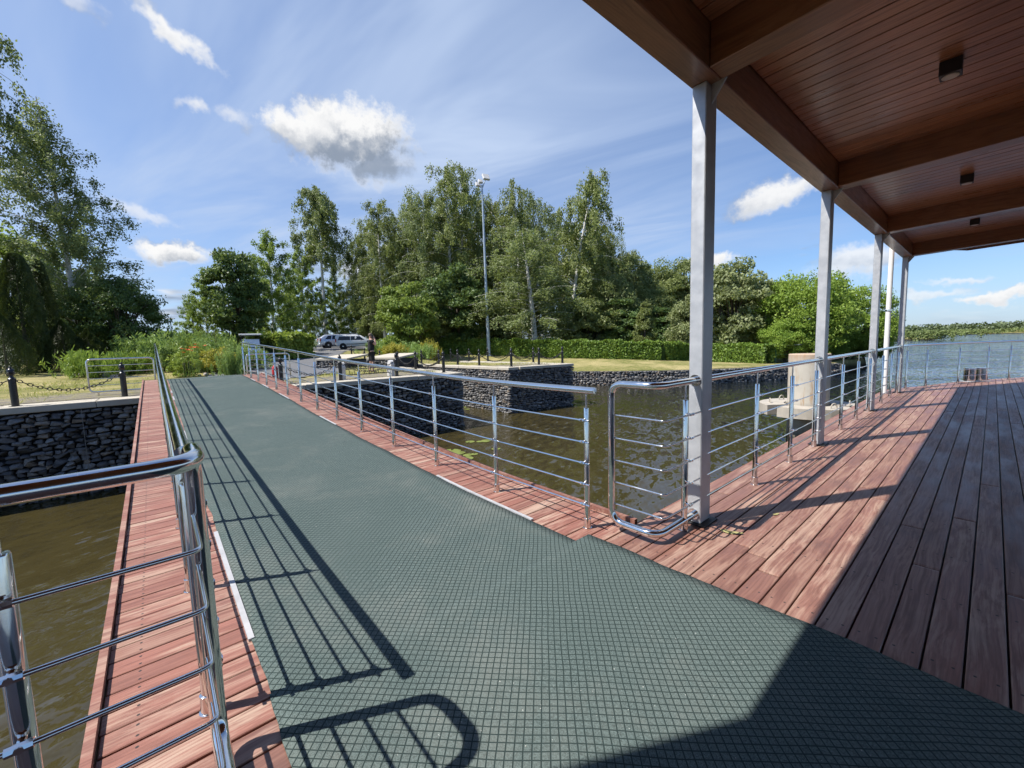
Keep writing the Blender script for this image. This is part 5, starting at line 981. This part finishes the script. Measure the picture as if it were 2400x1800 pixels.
# ---------------------------------------------------------------- vehicles
def car(name, label, loc, rotz, st, paint, side_win, rear_win, wheel_x, wr_, wind, clad=True):
    t_ = thing(name, label, 'car', loc, rotz); xs = [s_[0] for s_ in st]
    def at(x, k): return float(np.interp(x, xs, [s_[k] for s_ in st]))
    def ring(s_):
        x, zb, zt, zr, wb, wr = s_; h = [(0, zb), (wb*0.86, zb), (wb*0.985, zb+0.10), (wb, (zb+zt)*0.5+0.05), (wb*0.97, zt), (wr+0.02, zr-0.09), (wr*0.86, zr-0.012), (0, zr)]
        return [(x, y, z) for y, z in h]+[(x, -y, z) for y, z in h[-2:0:-1]]
    b = MB(); R0 = [ring(s_) for s_ in st]; n_ = len(R0[0]); b.add([q for r in R0 for q in r], [(i*n_+k, i*n_+(k+1) % n_, (i+1)*n_+(k+1) % n_, (i+1)*n_+k) for i in range(len(R0)-1) for k in range(n_)]+[tuple(range(n_-1, -1, -1)), tuple((len(R0)-1)*n_+k for k in range(n_))])
    b.f = [f[::-1] for f in b.f]; body = b.build('body', paint, t_, smooth=True, angle=28)
    def ys(x, z):
        zt, zr, wb, wr = at(x, 2), at(x, 3), at(x, 4), at(x, 5); f = min(1, max(0, (z-zt)/max(0.05, zr-0.09-zt))); return wb*0.97+(wr+0.02-wb*0.97)*f+0.012
    for poly in side_win:
        for sg in (1, -1):
            m = MB(); v = [(x, sg*ys(x, z), z) for x, z in poly]; m.add(v, [tuple(range(len(v))) if sg < 0 else tuple(range(len(v)-1, -1, -1))]); m.build('side_window', 'dark_glass', t_)
    for poly in rear_win+wind: MB().add(poly, [tuple(range(len(poly)))]).build('windscreen' if poly in wind else 'rear_window', 'dark_glass', t_)
    for x in wheel_x:
        for sg in (1, -1):
            y = at(x, 4); MB().lathe([(wr_+0.075, -0.01), (wr_+0.075, 0.012), (0.1, 0.013)], 22).xf(Matrix.Translation((x, sg*(y-0.005), wr_)) @ Matrix.Rotation(-sg*math.pi/2, 4, 'X')).build('wheel_arch', 'black_plastic', t_)
            w_ = MB().lathe([(wr_*0.62, 0.0), (wr_*0.95, 0.0), (wr_, 0.03), (wr_, 0.17), (wr_*0.95, 0.20), (wr_*0.64, 0.205)], 22).xf(Matrix.Translation((x, sg*(y-0.17), wr_)) @ Matrix.Rotation(-sg*math.pi/2, 4, 'X')).build('wheel', 'rubber', t_, smooth=True)
            rm = MB().lathe([(wr_*0.63, 0.17), (wr_*0.60, 0.205), (wr_*0.5, 0.20), (wr_*0.12, 0.208), (0, 0.21)], 18)
            rm.xf(Matrix.Translation((x, sg*(y-0.17), wr_)) @ Matrix.Rotation(-sg*math.pi/2, 4, 'X')).build('rim', 'alloy', w_, smooth=True)
    x0 = xs[0]
    for sg in (1, -1):
        MB().cbox(x0-0.02, x0+0.10, sg*at(x0+0.05, 4)*0.99-0.06 if sg > 0 else -at(x0+0.05, 4)*0.99-0.03, sg*at(x0+0.05, 4)*0.99+0.03 if sg > 0 else -at(x0+0.05, 4)*0.99+0.06, 0.78, 1.18, 0.02).build('tail_lamp', 'tail_lamp', t_)
        MB().cbox(xs[-1]-0.30, xs[-1]-0.02, sg*0.52-0.14, sg*0.52+0.14, 0.66, 0.80, 0.03).build('headlight', 'head_lamp_sky_pane', t_)
        MB().cbox(0.55, 0.72, sg*at(0.6, 4)+(0.0 if sg > 0 else -0.20), sg*at(0.6, 4)+(0.20 if sg > 0 else 0.0), 0.98, 1.12, 0.03).build('door_mirror', 'black_plastic', t_)
        if clad: MB().box(-1.05, 1.05, sg*0.87-0.012 if sg > 0 else -0.892, 0.892 if sg > 0 else -0.858, 0.52, 0.60).build('side_moulding', 'black_plastic', t_)
    MB().cbox(x0-0.06, x0+0.12, -0.80, 0.80, 0.33, 0.56, 0.03).build('rear_bumper', 'black_plastic' if clad else paint, t_)
    return t_
def heading(r_, a_):
    v = np.array([AR[0]*r_+AW[0]*a_, AR[1]*r_+AW[1]*a_]); return math.atan2(v[1], v[0])
vst = [(-2.22, 0.42, 0.98, 1.50, 0.80, 0.64), (-2.12, 0.32, 0.98, 1.60, 0.85, 0.69), (-1.6, 0.26, 0.98, 1.655, 0.87, 0.70), (0.0, 0.25, 0.98, 1.64, 0.875, 0.70), (0.55, 0.25, 0.98, 1.56, 0.875, 0.68), (1.35, 0.25, 0.98, 1.04, 0.86, 0.74), (1.95, 0.28, 0.90, 0.93, 0.83, 0.70), (2.22, 0.38, 0.72, 0.76, 0.72, 0.60)]
q = along(836, 52.5)
van = car('parked_van', 'white parked estate van with roof rails and black lower trim', tuple(q+np.array([0, 0, 0.04])), heading(0.93, 0.30), vst, 'car_white',
    [[(-1.95, 1.02), (-0.62, 1.02), (-0.62, 1.46), (-1.8, 1.46)], [(-0.55, 1.02), (0.95, 1.02), (0.42, 1.44), (-0.55, 1.46)]], [[(-2.235, -0.62, 1.02), (-2.215, -0.57, 1.44), (-2.215, -0.03, 1.46), (-2.235, -0.03, 1.02)], [(-2.235, 0.03, 1.02), (-2.215, 0.03, 1.46), (-2.215, 0.57, 1.44), (-2.235, 0.62, 1.02)]],
    (-1.42, 1.45), 0.31, [[(1.30, -0.66, 1.07), (1.30, 0.66, 1.07), (0.62, 0.60, 1.53), (0.62, -0.60, 1.53)]])
for sg in (1, -1):
    MB().tube([(-1.75, sg*0.60, 1.64), (-1.65, sg*0.60, 1.71), (0.2, sg*0.60, 1.70), (0.35, sg*0.60, 1.60)], 0.02, 6).build('roof_rail', 'alloy', van)
MB().box(-2.245, -2.225, -0.012, 0.012, 0.5, 1.5).build('door_seam', 'black_plastic', van)
sst = [(-2.30, 0.45, 1.00, 1.04, 0.80, 0.74), (-2.18, 0.36, 1.02, 1.30, 0.88, 0.70), (-1.7, 0.30, 1.03, 1.60, 0.92, 0.70), (-0.8, 0.28, 1.02, 1.68, 0.935, 0.70), (0.1, 0.28, 1.00, 1.66, 0.935, 0.70), (0.5, 0.28, 0.99, 1.56, 0.93, 0.68), (1.3, 0.28, 1.00, 1.06, 0.92, 0.78), (2.0, 0.32, 0.92, 0.95, 0.88, 0.74), (2.32, 0.45, 0.74, 0.78, 0.72, 0.6)]
q = along(795, 56.5)
car('parked_suv', 'silver parked off-road car partly hidden behind the white van', tuple(q+np.array([0, 0, 0.04])), heading(0.80, 0.55), sst, 'car_silver',
    [[(-1.75, 1.06), (-1.05, 1.05), (-0.95, 1.50), (-1.35, 1.48)], [(-0.95, 1.05), (0.85, 1.04), (0.35, 1.46), (-0.85, 1.52)]], [[(-2.20, -0.66, 1.07), (-1.86, -0.58, 1.50), (-1.86, 0.58, 1.50), (-2.20, 0.66, 1.07)]], (-1.4, 1.45), 0.36, [[(1.25, -0.68, 1.09), (1.25, 0.68, 1.09), (0.56, 0.6, 1.54), (0.56, -0.6, 1.54)]], clad=False)
# small open cart with a flat canopy
q = along(588, 34)
ct = thing('electric_cart', 'small open electric cart with flat pale canopy and tilted windscreen', 'cart', tuple(q), heading(0.55, -0.83))
MB().cbox(-1.15, 1.15, -0.58, 0.58, 0.32, 0.62, 0.05).cbox(0.55, 1.2, -0.56, 0.56, 0.55, 0.95, 0.08).cbox(-1.2, -0.5, -0.58, 0.58, 0.6, 0.85, 0.05).build('body', 'car_white', ct, smooth=True, angle=25)
MB().cbox(-1.25, 1.0, -0.66, 0.66, 1.84, 1.92, 0.03).build('canopy', 'white_paint', ct)
for x, y in ((-1.1, -0.55), (-1.1, 0.55)): MB().tube([(x, y, 0.6), (x*0.95, y, 1.85)], 0.02, 6).build('canopy_post', 'black_iron', ct)
for y in (-0.55, 0.55): MB().tube([(1.05, y, 0.9), (0.62, y, 1.85)], 0.02, 6).build('canopy_post', 'black_iron', ct)
MB().add([(1.06, -0.50, 1.02), (1.06, 0.50, 1.02), (0.76, 0.50, 1.56), (0.76, -0.50, 1.56), (1.08, -0.50, 1.02), (1.08, 0.50, 1.02), (0.78, 0.50, 1.56), (0.78, -0.50, 1.56)], [(0, 1, 2, 3), (7, 6, 5, 4), (0, 4, 5, 1), (3, 2, 6, 7)]).build('windscreen', 'head_lamp_sky_pane', ct)  # pale opaque pane: the sky's reflection is put into its colour
MB().cbox(-0.5, 0.0, -0.5, 0.5, 0.62, 0.80, 0.05).cbox(-0.58, -0.46, -0.5, 0.5, 0.75, 1.25, 0.05).build('seat', 'black_plastic', ct)
MB().tube([(0.45+0.05*math.sin(a), 0.25+0.16*math.cos(a), 1.05+0.15*math.sin(a)) for a in [2*math.pi*i/14 for i in range(14)]], 0.014, 6, closed=True).build('steering_wheel', 'black_plastic', ct)
for x in (-0.8, 0.82):
    for sg in (1, -1):
        w_ = MB().lathe([(0.12, 0), (0.21, 0), (0.23, 0.03), (0.23, 0.15), (0.21, 0.18), (0.12, 0.18)], 18).xf(Matrix.Translation((x, sg*0.42, 0.23)) @ Matrix.Rotation(-sg*math.pi/2, 4, 'X')).build('wheel', 'rubber', ct, smooth=True)
        MB().lathe([(0.12, 0.15), (0.1, 0.175), (0, 0.18)], 14).xf(Matrix.Translation((x, sg*0.42, 0.23)) @ Matrix.Rotation(-sg*math.pi/2, 4, 'X')).build('rim', 'alloy', w_)
for sg in (-0.38, 0.38): MB().lathe([(0.09, 0), (0.08, 0.03), (0, 0.04)], 14).xf(Matrix.Translation((1.19, sg, 0.75)) @ Matrix.Rotation(math.pi/2, 4, 'Y')).build('headlight', 'head_lamp_sky_pane', ct)
# ---------------------------------------------------------------- person on the quay
def skin_obj(name, verts, edges, rads, mat, parent, root=0, sub=2):
    me = bpy.data.meshes.new(name); me.from_pydata(verts, edges, []); me.materials.append(M[mat]); o = link(name, me, parent)
    o.modifiers.new('Skin', 'SKIN').use_smooth_shade = True
    for i, r in enumerate(rads):
        sv = me.skin_vertices[0].data[i]; sv.radius = (r, r) if not hasattr(r, '__len__') else r; sv.use_root = (i == root)
    m = o.modifiers.new('Subdivision', 'SUBSURF'); m.levels = sub; m.render_levels = sub; return o
q = hit(873, 874)
pr = thing('person', 'person in black T-shirt and shorts holding a phone to the ear on the quay', 'person', tuple(q), heading(0.75, 0.45))
V = [(0, 0, 0.93), (0, 0, 1.12), (0.01, 0, 1.32), (0.0, 0, 1.44), (0.01, 0, 1.52), (0.03, 0, 1.60), (0.03, 0, 1.67), (0.015, 0, 1.71),
     (0, -0.17, 1.42), (0.16, -0.25, 1.22), (0.15, -0.15, 1.47), (0.12, -0.11, 1.54), (0, 0.17, 1.42), (-0.03, 0.25, 1.16), (0.09, 0.24, 0.93), (0.12, 0.235, 0.85),
     (0, -0.10, 0.88), (0.04, -0.11, 0.50), (0.0, -0.11, 0.10), (0.06, -0.12, 0.045), (0.17, -0.14, 0.03), (0, 0.10, 0.88), (-0.02, 0.11, 0.50), (-0.08, 0.11, 0.10), (-0.02, 0.12, 0.045), (0.09, 0.14, 0.03), (0.125, 0, 1.615), (0.02, -0.085, 1.61)]
E_ = [(0, 1), (1, 2), (2, 3), (3, 4), (4, 5), (5, 6), (6, 7), (3, 8), (8, 9), (9, 10), (10, 11), (3, 12), (12, 13), (13, 14), (14, 15), (0, 16), (16, 17), (17, 18), (18, 19), (19, 20), (0, 21), (21, 22), (22, 23), (23, 24), (24, 25), (5, 26), (5, 27)]
Rr = [(0.13, 0.15), (0.125, 0.145), (0.12, 0.15), (0.10, 0.12), 0.058, 0.085, 0.092, 0.06, 0.062, 0.046, 0.034, 0.036, 0.062, 0.046, 0.034, 0.036, 0.085, 0.058, 0.038, 0.042, 0.03, 0.085, 0.058, 0.038, 0.042, 0.03, 0.02, 0.022]
for k, (dx_, dy_) in enumerate(((-0.028, -0.01), (-0.010, -0.004), (0.010, 0.0), (0.028, 0.004))):
    V += [(0.11+dx_, -0.105+dy_, 1.575), (0.085+dx_, -0.108, 1.615+0.006*(k in (1, 2))), (0.07+dx_, -0.112, 1.64+0.008*(k in (1, 2)))]; i0 = len(V)-3; E_ += [(11, i0), (i0, i0+1), (i0+1, i0+2)]; Rr += [0.011, 0.010, 0.009]
V += [(0.15, -0.10, 1.57), (0.14, -0.095, 1.60)]; E_ += [(11, len(V)-2), (len(V)-2, len(V)-1)]; Rr += [0.012, 0.010]
skin_obj('body', V, E_, Rr, 'skin', pr)
skin_obj('shirt', [(0, 0, 0.90), (0, 0, 1.12), (0.01, 0, 1.32), (0, 0, 1.45), (0, -0.17, 1.43), (0.09, -0.225, 1.30), (0, 0.17, 1.43), (-0.018, 0.225, 1.27)], [(0, 1), (1, 2), (2, 3), (3, 4), (4, 5), (3, 6), (6, 7)], [(0.165, 0.185), (0.16, 0.18), (0.155, 0.185), (0.11, 0.13), 0.088, 0.08, 0.088, 0.08], 'black_cloth', pr)
skin_obj('shorts', [(0, 0, 0.97), (0, -0.10, 0.84), (0.035, -0.115, 0.50), (0, 0.10, 0.84), (-0.015, 0.115, 0.50)], [(0, 1), (1, 2), (0, 3), (3, 4)], [(0.15, 0.17), 0.115, 0.098, 0.115, 0.098], 'black_cloth', pr)
MB().lathe([(0.0, 0.095), (0.045, 0.088), (0.078, 0.060), (0.092, 0.015), (0.090, -0.02), (0.075, -0.05), (0.0, -0.055)], 16).xf(Matrix.Translation((0.006, 0, 1.672)) @ Matrix.Rotation(-0.45, 4, 'Y')).build('hair', 'hair', pr, smooth=True)
for x, y in ((0.07, -0.125), (-0.01, 0.125)): MB().cbox(x-0.12, x+0.16, y-0.05, y+0.05, 0.0, 0.035, 0.012).cbox(x-0.02, x+0.06, y-0.052, y+0.052, 0.03, 0.085, 0.02).build('sandal', 'sandal', pr)
ph = MB().cbox(0.02, 0.09, -0.128, -0.119, 1.54, 1.69, 0.003).build('phone', 'black_plastic'); ph.location = q; ph.rotation_euler = pr.rotation_euler
tag(ph, 'dark phone held to the ear by the person in black', 'phone')
